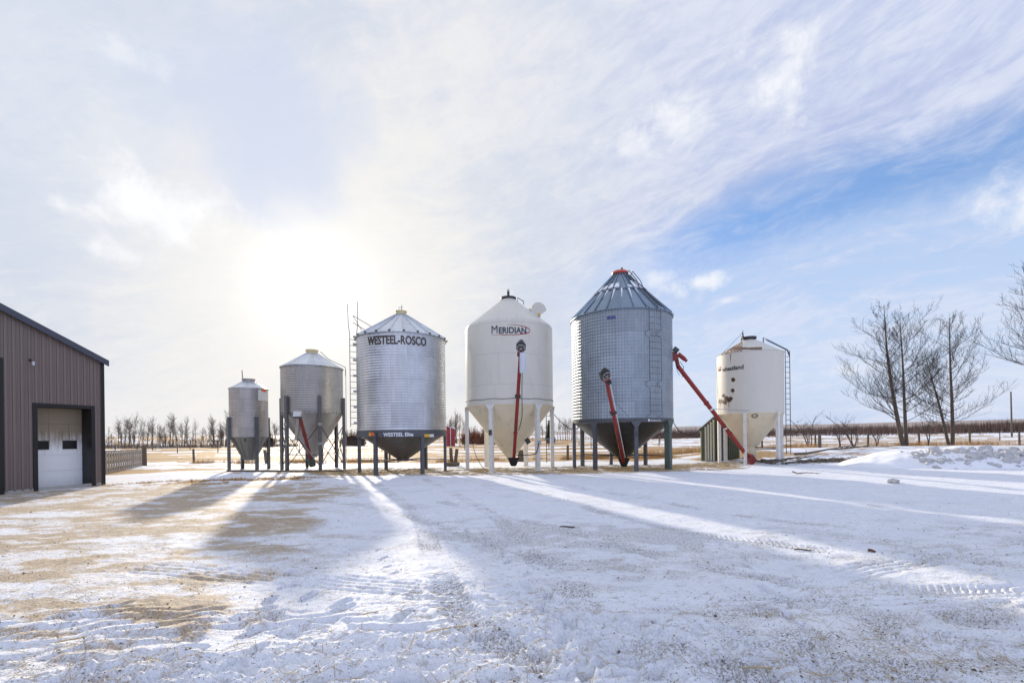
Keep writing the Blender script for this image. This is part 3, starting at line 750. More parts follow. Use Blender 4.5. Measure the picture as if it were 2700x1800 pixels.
# roof vent: upright disc hood cut flat low on one side
vc = pt(1421, 818, b4.y - .6); vr = .43
ol = []
for i in range(28):
    a = rad(2) + rad(245) * i / 27; ol.append((vr * math.cos(a), vr * math.sin(a)))
az = Vector((.35, -.93, 0)).normalized(); ax = Vector((.93, .35, 0)).normalized()
m = MB(); m.prism(ol, vc, ax, (0, 0, 1), -az, .5); m.box(vc - az * .25 + Vector((.0, 0, -.35)), (.34, .34, .5)); m.build('roof_vent', MAT['cream'], r4, ang=25)
m = MB(); m.box(vc + az * .02 + Vector((.0, 0, -.22)), (.12, .05, .12)); m.build('vent_latch', MAT['decal_yellow'], r4, smooth=False)
q = b4.at(b4.phi(1368, 800, b4.R * .45, 7.5), b4.R * .42, zt - .33)
m = MB(); m.tube([q, q + Vector((-.02, 0, .2)), q + Vector((.3, 0, .0)), q + Vector((.3, 0, -.16))], .022, 6); m.build('grab_rail', MAT['iron'], r4)
t = Vector((1, .2, 0)).normalized()
lx = pt(1449, 1100, b4.y + .2)
ladder(r4, Vector((lx.x, lx.y, .3)), Vector((lx.x, lx.y, zb - .1)), t, .38, MAT['iron'], rr=.02)
m = MB(); pts = [b4.at(-b4.a + rad(a), b4.R + .02, b4.zf(1342, 1050) + .02 * math.sin(a)) for a in range(-88, 89, 8)]; m.tube(pts, .012, 5); m.build('girth_cable', MAT['iron'], r4)
m = MB(); q = b4.at(legs4[0], b4.R + .1, b4.zf(1296, 1140)); m.box(q, (.16, .06, .26)); m.build('clamp', MAT['iron'], r4, smooth=False)
m = MB(); q = b4.at(legs4[1], b4.R + .1, b4.zf(1420, 1166)); m.box(q, (.2, .1, .2)); m.build('switch_box', MAT['steel'], r4, smooth=False)
m = MB(); q = pt(1391, 1162, b4.y - 1.0); m.box(q, (.24, .05, .3), (Vector((.8, .3, .5)).normalized(), Vector((-.3, .95, 0)).normalized(), Vector((-.5, -.1, .85)).normalized())); m.build('inspection_hatch', MAT['iron'], r4, smooth=False)

# ================================================================== BIN 5 (largest)
b5 = Bin(1508.5, 1774, 970, 25.1)
r5 = thing('grain_bin', (b5.x, b5.y, 0), 'tallest silver bin with a steep blue grey roof and red lid', 'grain bin', 'hopper grain bins standing in a row')
ze, zb = b5.zf(1640, 811), b5.zf(1645, 1103)
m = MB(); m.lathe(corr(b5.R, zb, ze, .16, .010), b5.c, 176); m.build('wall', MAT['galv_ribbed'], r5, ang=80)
zt = b5.zc(1633, 726); rt = 17.5 / 1200 * b5.y
fr = .52; rmid = b5.R + (rt - b5.R) * fr; zmid = ze + (zt - ze) * fr
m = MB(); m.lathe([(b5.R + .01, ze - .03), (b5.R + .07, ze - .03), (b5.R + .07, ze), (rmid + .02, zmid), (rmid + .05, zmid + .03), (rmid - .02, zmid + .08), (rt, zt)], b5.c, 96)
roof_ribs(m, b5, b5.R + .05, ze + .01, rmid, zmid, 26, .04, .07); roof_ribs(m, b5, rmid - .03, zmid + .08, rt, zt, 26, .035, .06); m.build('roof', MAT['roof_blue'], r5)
SNOW = paint('settled_snow', (.84, .85, .87), .7, 0, .05, 3)
m = MB()
rnd = random.Random(4)
for i in range(26):
    ph = 2 * PI * (i + .5) / 26
    h = rnd.choice([.0, .12, .3, .45, .25, .4]) if math.cos(ph + .3) > -.3 else .2
    if h > .05:
        dphi = 2 * PI / 26 * .40; r_a, z_a = rmid - .06, zmid + .11; k = h * .9
        r_b, z_b = r_a + (rt - rmid) * k, z_a + (zt - zmid) * k
        A, B, Cc, D = b5.at(ph - dphi, r_a, z_a), b5.at(ph + dphi, r_a, z_a), b5.at(ph + dphi * .8, r_b, z_b), b5.at(ph - dphi * .7, r_b, z_b)
        nn = b5.at(ph, .03, .03) - b5.at(ph, 0, 0)
        m.add([A, B, Cc, D, A + nn, B + nn, Cc + nn * .4, D + nn * .4], [(0, 3, 2, 1), (4, 5, 6, 7), (0, 1, 5, 4), (1, 2, 6, 5), (2, 3, 7, 6), (3, 0, 4, 7)])
    if rnd.random() < .6:
        ph2 = 2 * PI * i / 26 + .035; L = rnd.uniform(.35, .8)
        r_a, z_a = rmid + .0, zmid - .0; r_b, z_b = rmid + (b5.R - rmid) * L, zmid + (ze - zmid) * L
        A, B, Cc = b5.at(ph2 - .012, r_a, z_a + .01), b5.at(ph2 + .05, r_a, z_a + .01), b5.at(ph2, r_b, z_b + .01)
        nn = b5.at(ph2, .03, .035) - b5.at(ph2, 0, 0)
        m.add([A, B, Cc, A + nn, B + nn, Cc + nn * .4], [(0, 2, 1), (3, 4, 5), (0, 1, 4, 3), (1, 2, 5, 4), (2, 0, 3, 5)])
tag(m.build('roof_snow', SNOW, r5), kind='stuff')
m = MB(); m.lathe([(rt, zt - .05), (rt, zt + .04), (rt + .08, zt + .05), (rt + .08, zt + .14), (rt + .02, zt + .19), (.01, zt + .21)], b5.c, 48, cap1=True); m.build('lid', MAT['orange_red'], r5)
m = MB(); m.tube([(b5.x + .08, b5.y - .1, zt + .2), (b5.x + .08, b5.y - .1, zt + .37)], .05, 8); m.build('lid_knob', MAT['iron'], r5)
zr = zb - .16
m = MB(); m.lathe([(b5.R - .03, zb + .01), (b5.R + .025, zb + .01), (b5.R + .025, zr), (b5.R - .08, zr - .03)], b5.c, 128); m.build('base_band', MAT['grey_band'], r5)
zc = b5.zc(1643, 1215); rc = .17
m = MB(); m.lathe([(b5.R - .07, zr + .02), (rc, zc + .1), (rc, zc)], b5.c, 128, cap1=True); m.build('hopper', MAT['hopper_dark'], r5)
f0 = b5.phi(1677, 1200, b5.R - .05, 1.0); legs5 = [f0 + k * PI / 4 for k in range(8)]
for i, ph in enumerate(legs5):
    grn = i in (1, 2)
    leg(b5, r5, ph, b5.R - .03, zr + .05, MAT['leg_green'] if grn else MAT['leg_grey'], .27 if i == 1 else .17, 'box', gusset=.2, label='green painted leg' if grn else None)
for ph in legs5:
    m = MB(); zz = b5.zf(1640, 1205); m.bar(b5.at(ph, b5.R - .1, zz), b5.at(ph, .3, zz), .04); m.build('tie_bar', MAT['iron'], r5, smooth=False)
curved_text(b5, r5, 'maker_lettering', 'BEHLEN', 1604, 1626, 840.5, .135, MAT['ink_blue'], bold=.03, off=.03)
curved_text(b5, r5, 'dealer_lettering', 'bins', 1734.5, 1742, 1109.5, .075, MAT['ink_white'], R=b5.R + .025, bold=.01, off=.006)
curved_text(b5, r5, 'dealer_lettering', 'wheatland', 1714, 1732.5, 1109.5, .075, MAT['ink_white'], R=b5.R + .025, bold=.01, off=.006)
patch(b5, r5, 'dealer_emblem', 1708.5, 1713, 1104.5, 1110, MAT['ink_white'], R=b5.R + .025, off=.006, n=2)
vs, fs = text_mesh('5', .27, None, .02)
q = b5.at(legs5[0], b5.R - .03 + .085 + .006, b5.zf(1680, 1150)); n = Vector((math.sin(legs5[0]), -math.cos(legs5[0]), 0)); t = Vector((math.cos(legs5[0]), math.sin(legs5[0]), 0))
m = MB(); m.add([q + t * (x * .7) + Vector((0, 0, y)) + n * z for x, y, z in vs], fs); m.build('bin_number', MAT['ink_black'], r5, smooth=False, fix=False)
# wall ladder in three joggled lengths
segs = [(812, 880, 0.0), (882, 1008, .0), (1011, 1100, .0)]
pl, pr_ = b5.phi(1712, 950, b5.R + .12), b5.phi(1742, 950, b5.R + .12)
m = MB(); zl_ = [b5.zf(1720, y) for y in (812, 876, 884, 1008, 1016, 1098)]; offs = [.2, .2, .08, .2, .08, .2]
pth = [(zl_[0] + .1, .10), (zl_[0], .20), (zl_[1] + .06, .20), (zl_[1], .07), (zl_[2], .07), (zl_[2] - .15, .20), (zl_[3] + .06, .20), (zl_[3], .07), (zl_[4], .07), (zl_[4] - .15, .20), (zl_[5] + .1, .20), (zl_[5], .1)]
for ph in (pl, pr_):
    m.tube([b5.at(ph + (.05 if o_ < .15 else 0) * -1, b5.R + o_, z) for z, o_ in pth], .014, 6)
z = zl_[5] + .25
while z < zl_[0]:
    m.tube([b5.at(pl, b5.R + .2, z), b5.at((pl + pr_) / 2, b5.R + .215, z), b5.at(pr_, b5.R + .2, z)], .009, 5); z += .3
m.build('ladder', MAT['iron'], r5)
# roof ladder with raised rails
ph = b5.phi(1706, 790, b5.R * .6, 9); pm_ = (pl + pr_) / 2
m = MB()
for d_ in (-.16, .16):
    def rp(k, up): 
        r_ = b5.R + (rt - b5.R) * k; c_ = b5.at(pm_ + .25, r_, ze + (zt - ze) * k + up); return c_ + Vector((math.cos(pm_ + .25), math.sin(pm_ + .25), 0)) * d_
    m.tube([rp(.06, .08), rp(.92, .08)], .02, 6)
    m.tube([rp(.55, .1), rp(.62, .32), rp(.84, .42), rp(.9, .1)], .02, 6)
for i in range(14):
    k = .08 + .84 * i / 13; r_ = b5.R + (rt - b5.R) * k; c_ = b5.at(pm_ + .25, r_, ze + (zt - ze) * k + .08); tt = Vector((math.cos(pm_ + .25), math.sin(pm_ + .25), 0)) * .16
    m.tube([c_ - tt, c_ + tt], .014, 5)
m.build('roof_ladder', MAT['iron'], r5)

# ================================================================== BIN 6 (rusty white)
b6 = Bin(1889.5, 2068, 1010, 30.2)
r6 = thing('grain_bin', (b6.x, b6.y, 0), 'small rust stained white bin lettered wheatland beside the green shed', 'grain bin', 'hopper grain bins standing in a row')
ze, zb = b6.zf(1978, 923), b6.zf(1978, 1087)
zt = b6.zc(1976, 898); rt = 16.5 / 1200 * b6.y
def rust_mat():
    m, g, p = newmat('rust_stained_white_enamel')
    o = g.obj(); n = g.noise(g.v('MULTIPLY', o, (1, 1, .35)), 1.6, 6, .6)
    c = g.mix(n, (.68, .65, .57), (.60, .575, .50))
    rk = g.m('ADD', g.attr('rust'), g.m('MULTIPLY', g.m('SUBTRACT', g.noise(o, 8, 6, .7), .5), 1.0))
    c = g.mix(g.ss(rk, .25, .6), c, (.20, .105, .055))
    c = g.mix(g.ss(rk, .66, .9), c, (.035, .018, .010))
    g.put(p.inputs['Base Color'], c); p.inputs['Roughness'].default_value = .5
    return m
RUSTY = rust_mat()
def grid_lathe(name, prof, b, n, rustf, root, mat):
    vs, fs, at = [], [], []
    for r, z in prof:
        for k in range(n):
            t = 2 * PI * k / n; p = b.at(t, r, z); vs.append((p.x - root.location.x, p.y - root.location.y, p.z)); 
            at.append(rustf(p))
    for i in range(len(prof) - 1):
        for k in range(n):
            k2 = (k + 1) % n; fs.append((i * n + k, i * n + k2, (i + 1) * n + k2, (i + 1) * n + k))
    me = bpy.data.meshes.new(name); me.from_pydata(vs, [], fs); me.polygons.foreach_set('use_smooth', [True] * len(fs)); me.set_sharp_from_angle(angle=rad(25))
    a = me.attributes.new('rust', 'FLOAT', 'POINT'); a.data.foreach_set('value', at)
    me.materials.append(mat); ob = bpy.data.objects.new(name, me); COL.objects.link(ob); ob.parent = root; return ob
SPOTS = [(1933, 1001, 5.5, 3), (1932, 1029, 5, 16), (1908, 1043, 4.5, 8), (1915, 1050, 6, 34), (1900, 1058, 6, 30), (1922, 1054, 6.5, 34), (1911, 1060, 6, 26), (1927, 1050, 5, 20), (1926, 936, 2.5, 30)]
def rust_wall(p):
    if p.y > b6.y + .2: return 0.0
    x, y = proj(p); v = 0.0
    for sx, sy, s, drip in SPOTS:
        s = s * (.8 if s > 3 else 1)
        e = math.hypot(x - sx, (y - sy)) / s
        k = 1.0 if s > 3 else .5
        v = max(v, k * max(0, 1.7 - e * .95))
        if y > sy and abs(x - sx) < 1.5: v = max(v, .85 * max(0, 1 - (y - sy) / drip) ** .6 * (1 - abs(x - sx) / 3))
    if x < 1945: v = max(v, .34 * max(0, 1 - (y - 925 - (1945 - x) * .2) / 9))
    return v
def rust_roof(p):
    x, y = proj(p)
    v = 0
    if p.y < b6.y + .6:
        ln = 898 + (1962 - x) * .62            # bare rusty slope to one side
        if x < 1958: v = .52 + .2 * math.sin(x * .7) * math.sin(y * .5)
        if x < 2010 and y > 916 - abs(x - 1975) * .06 and y < 922: v = max(v, .75)
    return v
NZ = 150
grid_lathe('wall', [(b6.R, zb + (ze - zb) * i / NZ) for i in range(NZ + 1)], b6, 480, rust_wall, r6, RUSTY)
NR = 40
grid_lathe('roof', [(b6.R + .02, ze - .01)] + [(b6.R + .02 + (rt - b6.R) * i / NR, ze + (zt - ze) * i / NR) for i in range(NR + 1)], b6, 240, rust_roof, r6, RUSTY)
m = MB(); m.lathe([(rt, zt - .05), (rt, zt + .1), (rt + .04, zt + .1), (rt + .04, zt + .2), (.01, zt + .22)], b6.c, 36, cap1=True); m.build('lid', MAT['iron'], r6)
q = b6.at(-1.2, rt + .05, zt + .08); q2 = pt(1958, 877, b6.y - .3)
m = MB(); m.tube([q, q2], .035, 6); m.tube([q, q + Vector((-.15, 0, -.1)), q2 + Vector((-.02, 0, -.2))], .025, 6); m.tube([q2, q2 + Vector((.03, 0, .12))], .02, 6); m.build('lid_lever', MAT['iron'], r6)
m = MB(); m.tube([q2, b6.at(b6.phi(1892, 960), b6.R + .05, ze - .2), b6.at(b6.phi(1897, 1060), b6.R + .05, zb)], .01, 5); m.build('lid_cord', MAT['iron'], r6)
zc = b6.zc(1984, 1178); rc = .36
m = MB(); m.lathe([(b6.R, zb + .002), (b6.R + .02, zb - .02), (b6.R - .03, zb - .06), (rc, zc), (rc, zc - .1), (rc - .12, zc - .45)], b6.c, 96, cap1=True); m.build('hopper', MAT['cream_cone'], r6)
f0 = b6.phi(1965, 1200, b6.R - .03, 1.0); legs6 = [f0 + k * PI / 3 for k in range(6)]
for ph in legs6: leg(b6, r6, ph, b6.R - .02, zb - .02, MAT['white_leg'], .16, 'box', gusset=.08)
curved_text(b6, r6, 'maker_lettering', 'wheatland', 1906, 1962, 975, .25, MAT['ink_black'], bold=.02)
patch(b6, r6, 'emblem', 1895, 1902, 966, 971, MAT['ink_red'], n=3); patch(b6, r6, 'emblem', 1895.5, 1902, 972.5, 978, MAT['rust'], n=3)
RC = b6.R * .93
m = MB(); pc, zc0 = b6.phi(1989.5, 1096, RC), b6.zf(1989.5, 1096, RC)
pts = [b6.at(pc + .13 / RC * math.cos(a) * 1.05, RC + .03 + (.0) - .028 * math.sin(a) * -1, zc0 + .10 * math.sin(a)) for a in [2 * PI * i / 20 for i in range(21)]]
m.tube(pts, .022, 6); m.build('painted_ring', MAT['ink_black'], r6)
ph = -b6.a + rad(93); t = Vector((math.cos(ph), math.sin(ph), 0)); n = Vector((math.sin(ph), -math.cos(ph), 0))
lp = b6.at(ph, b6.R + .18, 0)
ladder(r6, Vector((lp.x, lp.y, .55)), Vector((lp.x, lp.y, ze + .1)), (n * .8 + t * .6), .3, MAT['iron'], rr=.02)
m = MB()
for s_ in (-.12, .12):
    m.tube([Vector((lp.x, lp.y, ze - .2)) + n * .1 + t * s_, Vector((lp.x, lp.y, ze + .12)) + t * s_, b6.at(ph, b6.R * .55, ze + (zt - ze) * .5 + .35) + t * s_, b6.at(ph, b6.R * .42, ze + (zt - ze) * .62 + .42) + t * s_, b6.at(ph, b6.R * .42, ze + (zt - ze) * .62) + t * s_], .022, 6)
m.build('handrail', MAT['iron'], r6)
for ph in legs6[1:3]:
    pass
m = MB(); zz = b6.zf(1978, 1181); m.bar(b6.at(legs6[1], b6.R - .1, zz), b6.at(legs6[1], rc, zz), .06); m.build('tie_bar', MAT['rust'], r6, smooth=False)
m = MB(); zz -= .12; m.bar(b6.at(legs6[2], b6.R - .1, zz), b6.at(legs6[2], rc, zz), .05); m.build('tie_bar', MAT['iron'], r6, smooth=False)

# ================================================================== AUGERS
def auger(foot, head, r, label, headkind, tube_mat='red', boot=True):
    root = thing('grain_auger', (foot.x, foot.y, 0), label, 'grain auger', 'red grain augers')
    d = (head - foot); L = d.length; d.normalize(); side = d.cross(Vector((0, 1, 0))).normalized(); fr_ = side.cross(d)
    if fr_.y > 0: fr_ = -fr_
    m = MB(); m.tube([foot + d * .15, foot + d * (L - .1)], r, 16)
    for k in (.3, .62): m.tube([foot + d * (L * k - .04), foot + d * (L * k + .04)], r * 1.25, 16)
    m.build('tube', MAT[tube_mat], root)
    m = MB(); m.tube([foot + d * (L * .33) + fr_ * (r * 1.05) , foot + d * (L * .33) + fr_ * (r * 1.9), foot + d * (L * .42) + fr_ * (r * 1.9)], .02, 6)
    m.build('lift_hook', MAT['iron'], root, smooth=False)
    if boot: m = MB(); m.box(foot + d * (L * .63), (r * 3.2, r * 2.6, .1), (side, fr_, d)); m.build('clamp', MAT['iron'], root, smooth=False)
    if boot:
        m = MB(); m.lathe([(.10, foot.z - .12), (.14, foot.z - .1), (.30, foot.z + .28), (.31, foot.z + .31)], (foot.x, foot.y), 20, cap0=True); m.build('intake_boot', MAT['rubber'], root)
    return root, d, side, fr_
def pulley(root, c, axis, R, mat, spokes=5):
    m = MB(); axis = Vector(axis).normalized(); u = axis.orthogonal().normalized(); w = axis.cross(u)
    ring = [c + (u * math.cos(a) + w * math.sin(a)) * R for a in [2 * PI * i / 24 for i in range(25)]]
    m.tube(ring, .022, 6, cap=False)
    for i in range(spokes):
        a = 2 * PI * i / spokes; m.tube([c, c + (u * math.cos(a) + w * math.sin(a)) * R], .016, 6)
    m.tube([c - axis * .06, c + axis * .06], .045, 8)
    return m.build('pulley', mat, root)
# Meridian auger
ft, hd = pt(1354, 1222, 23.3), pt(1373, 925, 20.4)
ra, d, s, f_ = auger(ft, hd, .085, 'red auger leaning on the MERIDIAN bin with a pale plastic spout', 'a')
m = MB(); m.box(hd - d * .05, (.30, .26, .34), (s, f_, d)); m.box(hd - d * .3 - s * .12, (.1, .2, .36), (s, f_, d)); m.build('gearbox', MAT['red_dull'], ra, smooth=False)
m = MB(); m.box(hd + d * .2 + f_ * .04, (.42, .3, .2), (s, f_, d)); m.prism([(-.2, 0), (.22, 0), (.05, .2), (-.05, .2)], hd + d * .3 - f_ * .1, s, d, f_, .28); m.build('belt_cover', MAT['iron'], ra, smooth=False)
pulley(ra, hd + d * .18 + f_ * .22, f_, .17, MAT['steel'])
m = MB(); sp = pt(1378, 945, hd.y - .25)
m.tube([sp + Vector((0, 0, .25)), sp, pt(1378, 983, hd.y - .25)], [.13, .14, .13], 12)
for i in range(6): z_ = pt(1378, 945 + i * 6.5, hd.y - .25); m.tube([z_ + Vector((0, 0, .012)), z_ - Vector((0, 0, .012))], .152, 12)
m.build('spout', MAT['plastic'], ra)
cable('hose', [hd - d * .4 - s * .1 + f_ * .1, hd - d * 2.0 - s * .18 + f_ * .12, hd - d * 3.2 - s * .26 + f_ * .1, hd - d * 4.0 - s * .14 + f_ * .1], .018, MAT['rubber'], '', parent=ra)
# Behlen auger
ft, hd = pt(1645, 1224, 23.4), pt(1596.5, 990, 19.2)
ra, d, s, f_ = auger(ft, hd, .085, 'red auger leaning on the tallest bin with a spoked pulley on top', 'b')
m = MB(); m.box(hd - d * .12, (.24, .24, .3), (s, f_, d)); m.build('gearbox', MAT['red_dull'], ra, smooth=False)
m = MB(); m.prism([(-.2, -.2), (.22, -.2), (.24, .12), (.06, .34), (-.06, .34), (-.2, .1)], hd + d * .1, s, d, f_, .08); m.box(hd + d * .12 + s * .23 + f_ * .08, (.05, .2, .34), (s, f_, d)); m.build('belt_cover', MAT['iron'], ra, smooth=False)
pulley(ra, hd + d * .08 + f_ * .15, f_, .175, MAT['steel'])
m = MB(); m.box(hd - d * .34 - s * .05 + f_ * .05, (.2, .22, .16), (s, f_, d)); m.build('motor', MAT['black'], ra, smooth=False)
m = MB(); m.tube([hd - d * .8 + s * .12, pt(1658, 1100, 21.6)], .008, 5); m.build('guy_wire', MAT['iron'], ra)
m = MB(); m.bar(ft + d * .5 - s * .13 + f_ * .02, hd - d * .4 - s * .13 + f_ * .02, .035); m.build('side_rail', MAT['decal_white'], ra, smooth=False)
# Wheatland auger
ft, hd = pt(1979, 1213, 25.6), pt(1785, 962, 23.6)
ra, d, s, f_ = auger(ft, hd, .112, 'long red auger slanting from the wheatland bin up to the tallest bin', 'c', boot=False)
hc = pt(1783, 943, 23.6)
m = MB(); m.tube([hd - d * .1, hc], .1, 12); m.prism([(-.60, -.12), (.06, -.16), (.06, .12), (-.1, .30), (-.2, .28)], hc - Vector((0, .16, 0)), (1, 0, 0), (0, 0, 1), (0, 1, 0), .3); m.build('discharge_hood', MAT['red_dull'], ra, smooth=False)
m = MB(); m.tube([hc + Vector((.1, 0, .2)), hc + Vector((.44, 0, -.08))], .11, 14); m.tube([hc + Vector((.45, 0, -.1)), hc + Vector((.55, 0, -.18))], .08, 10); m.build('motor', MAT['red'], ra)
m = MB(); m.box(hc + Vector((-.08, -.2, .38)), (.28, .14, .2), (Vector((.8, 0, -.6)), Vector((0, 1, 0)), Vector((.6, 0, .8)))); m.bar(hc + Vector((-.6, -.2, -.1)), hc + Vector((-.1, -.2, .42)), .04); m.build('belt_cover', MAT['iron'], ra, smooth=False)
m = MB(); m.tube([hc + Vector((.2, 0, -.2)), hd + Vector((.35, 0, -.1)), hd - d * .7 + s * .16], .014, 5); m.tube([hd + Vector((-.05, 0, 0)), hd + Vector((.02, 0, -.35)), hd + Vector((.12, -.02, -.55))], .01, 5); m.build('loose_wire', MAT['rubber'], ra)
for k in (.36, .56):
    c_ = ft + (hd - ft) * k; m = MB(); m.tube([c_ - d * .05, c_ + d * .05], .117, 16); m.build('reflective_band', MAT['decal_white'], ra)
m = MB(); m.box(ft + d * .1, (.42, .42, .5), (s, f_, d)); m.build('intake_housing', MAT['red_dull'], ra, smooth=False)
c1 = ft + (hd - ft) * .56
m = MB(); m.tube([c1, pt(1976, 1082, b6.y - b6.R - .02)], .014, 5); m.build('tether', MAT['ladder'], ra)
# small feed auger under bin 2
ft, hd = pt(823, 1222, 24.5), pt(791, 1100, 23.4)
ra, d, s, f_ = auger(ft, hd, .085, 'short red feed auger with a white motor box under the cross braced bin', 'd', 'red_dull', boot=False)
m = MB(); m.tube([ft - d * .12, ft + d * .3], [.17, .19], 14); m.build('intake_boot', MAT['leg_green'], ra)
bc = pt(784, 1091, 23.4)
m = MB(); m.box(bc, (.34, .34, .28), (Vector((.95, .3, 0)), Vector((-.3, .95, 0)), Vector((.25, 0, 1)).normalized())); m.build('motor_box', MAT['decal_white'], ra, smooth=False)
m = MB(); m.box(bc + Vector((.03, 0, -.18)), (.36, .3, .06)); m.build('motor_bracket', MAT['iron'], ra, smooth=False)
m = MB(); m.tube([bc + Vector((.02, .1, -.2)), pt(781, 1160, 23.7)], .1, 12); m.build('drop_spout', MAT['galv_small'], ra)
m = MB(); m.bar(pt(783, 1145, 23.5), pt(835, 1218, 23.9), .04); m.build('prop_bar', MAT['ladder'], ra, smooth=False)

# hanging cables
cable('power_cable', [pt(1461, 1092, 24.3), pt(1480, 1113, 24.4), pt(1512, 1133, 24.6), pt(1530, 1122, 24.8)], .018, MAT['rubber'], 'black cable hanging between the MERIDIAN bin and the tallest bin')
cable('power_cable', [pt(1776, 1114, 25.2), pt(1792, 1136, 25.4), pt(1815, 1146, 25.6), pt(1835, 1140, 25.8), pt(1848, 1128, 26.0)], .022, MAT['rubber'], 'black cable sagging from the tallest bin to the green shed')
cable('extension_cord', [pt(1243, 1155, 24.0), pt(1253, 1195, 23.8), pt(1270, 1228, 23.2), Vector((pt(1285, 1240, 22.6).x, 22.6, .03))], .014, MAT['rubber'], 'thin dark cord hanging off the white leg of the MERIDIAN bin')
cable('hose', [pt(1420, 1168, 22.2), pt(1415, 1192, 22.3), pt(1400, 1198, 22.6), pt(1362, 1199, 23.6)], .025, MAT['rubber'], 'black hose running between white legs to the MERIDIAN hopper', 'hose')

# ================================================================== BARN
Cn, P0 = gnd(276, 1277), gnd(0, 1303)
wd = (P0 - Cn).normalized(); nn = Vector((-wd.y, wd.x, 0))
if nn.x < 0: nn = -nn
UP = Vector((0, 0, 1))
def wall_s(px, py=1200, back=0.0):
    """distance from the corner along the wall for a pixel column"""
    a = duv(px, py)[0]; o = Cn - nn * back
    # (o.x + s wd.x) = a (o.y + s wd.y)
    return (a * o.y - o.x) / (wd.x - a * wd.y)
barn = thing('barn', (Cn.x, Cn.y, 0), 'mauve brown ribbed steel barn with a white overhead door', 'barn')
HE = CAMZ + duv(277, 956)[1] * Cn.y
SLOPE = .435; RIDGE = 9.0; LEN = 18.0
def top(s): return HE + SLOPE * (s if s < RIDGE else 2 * RIDGE - s)
sa, sb = wall_s(249, 1075), wall_s(85, 1060)       # outer edges of the door trim
q = Cn + wd * sa; zt_ = CAMZ + duv(249, 1070)[1] * q.y
s2, s3 = wall_s(8.4, 1100), wall_s(8.4, 1100) + 4.0
q = Cn + wd * s2; z2 = CAMZ + duv(4, 943)[1] * q.y
m = MB()
def panel(s0, s1, zb0, zf, steps=1):
    for i in range(steps):
        u, v = s0 + (s1 - s0) * i / steps, s0 + (s1 - s0) * (i + 1) / steps
        pts = [(u, zb0), (v, zb0), (v, zf(v)), (u, zf(u))]
        m.prism(pts, Cn, wd, UP, -nn, .12)
    x = s0 + .1
    while x < s1 - .03:
        pts = [(x - .03, zb0), (x + .03, zb0), (x + .03, zf(x)), (x - .03, zf(x))]
        m.prism([(x - .028, zb0), (x + .028, zb0), (x + .028, zf(x) - .02), (x - .028, zf(x) - .02)], Cn + nn * .001, wd, UP, nn, .022)
        for xx in (x + .09, x + .13): m.prism([(xx - .008, zb0), (xx + .008, zb0), (xx + .008, zf(xx) - .02), (xx - .008, zf(xx) - .02)], Cn + nn * .001, wd, UP, nn, .008)
        x += .215
tw = .14
panel(0, sa + .02, .06, top); panel(sa + .02, sb - .02, zt_ - .02, top); panel(sb - .02, s2, .06, top); panel(s2, s3, z2, top, 1); panel(s3, RIDGE, .06, top); panel(RIDGE, LEN, .06, top)
# eave wall and far walls
far_ = Cn - nn * 14
m.prism([(0, .06), (14, .06), (14, HE), (0, HE)], Cn + wd * .02, -nn, UP, wd, .12)
m.prism([(0, .06), (14, .06), (14, HE), (0, HE)], Cn + wd * (LEN - .14), -nn, UP, wd, .12)
m.build('wall', MAT['siding'], barn, smooth=False)
m = MB()
m.prism([(0, 0), (LEN, 0), (LEN, .1), (0, .1)], Cn + nn * .012, wd, UP, -nn, .14)
m.build('foundation', MAT['concrete'], barn, smooth=False)
m = MB(); m.prism([(-.02, 0), (.12, 0), (.12, HE), (-.02, HE - .03)], Cn + nn * .026, wd, UP, -nn, .2); m.build('corner_trim', MAT['trim'], barn, smooth=False)
m = MB(); ov = .16
for s0, s1 in ((-.07, RIDGE), (RIDGE, LEN + .2)):
    m.prism([(s0, top(max(s0, -9)) if s0 >= 0 else HE + SLOPE * s0), (s1, top(s1)), (s1, top(s1) + .10), (s0, (HE + SLOPE * s0 if s0 < 0 else top(s0)) + .10)], Cn + nn * ov, wd, UP, -nn, 14.3)
m.build('roof', MAT['fascia'], barn, smooth=False)
m = MB()
for s0, s1 in ((-.09, RIDGE), (RIDGE, LEN + .2)):
    a0 = (HE + SLOPE * s0 if s0 < 0 else top(s0)); a1 = top(s1)
    m.prism([(s0, a0 - .10), (s1, a1 - .10), (s1, a1 + .13), (s0, a0 + .13)], Cn + nn * (ov + .03), wd, UP, -nn, .05)
m.build('rake_trim', MAT['fascia'], barn, smooth=False)
# recessed overhead door
rec = .50
def frame(s0, s1, z1, parent, t=.13):
    mm = MB()
    for a, b in ((s0, s0 + t), (s1 - t, s1)):
        mm.prism([(a, .0), (b, .0), (b, z1 - t), (a, z1 - t)], Cn + nn * .03, wd, UP, -nn, .05)
        e = a if a == s1 - t else b - .04
    mm.prism([(s0, z1 - t), (s1, z1 - t), (s1, z1), (s0, z1)], Cn + nn * .03, wd, UP, -nn, .05)
    mm.prism([(s0 + t - .05, 0), (s0 + t, 0), (s0 + t, z1 - t), (s0 + t - .05, z1 - t)], Cn - nn * .021, wd, UP, -nn, rec + .3)
    mm.prism([(s1 - t, 0), (s1 - t + .05, 0), (s1 - t + .05, z1 - t), (s1 - t, z1 - t)], Cn - nn * .021, wd, UP, -nn, rec + .3)
    mm.prism([(s0 + t, z1 - t), (s1 - t, z1 - t), (s1 - t, z1 - t + .05), (s0 + t, z1 - t + .05)], Cn - nn * .021, wd, UP, -nn, rec + .3)
    return mm.build('door_frame', MAT['trim'], parent, smooth=False)
frame(sa, sb, zt_, barn)
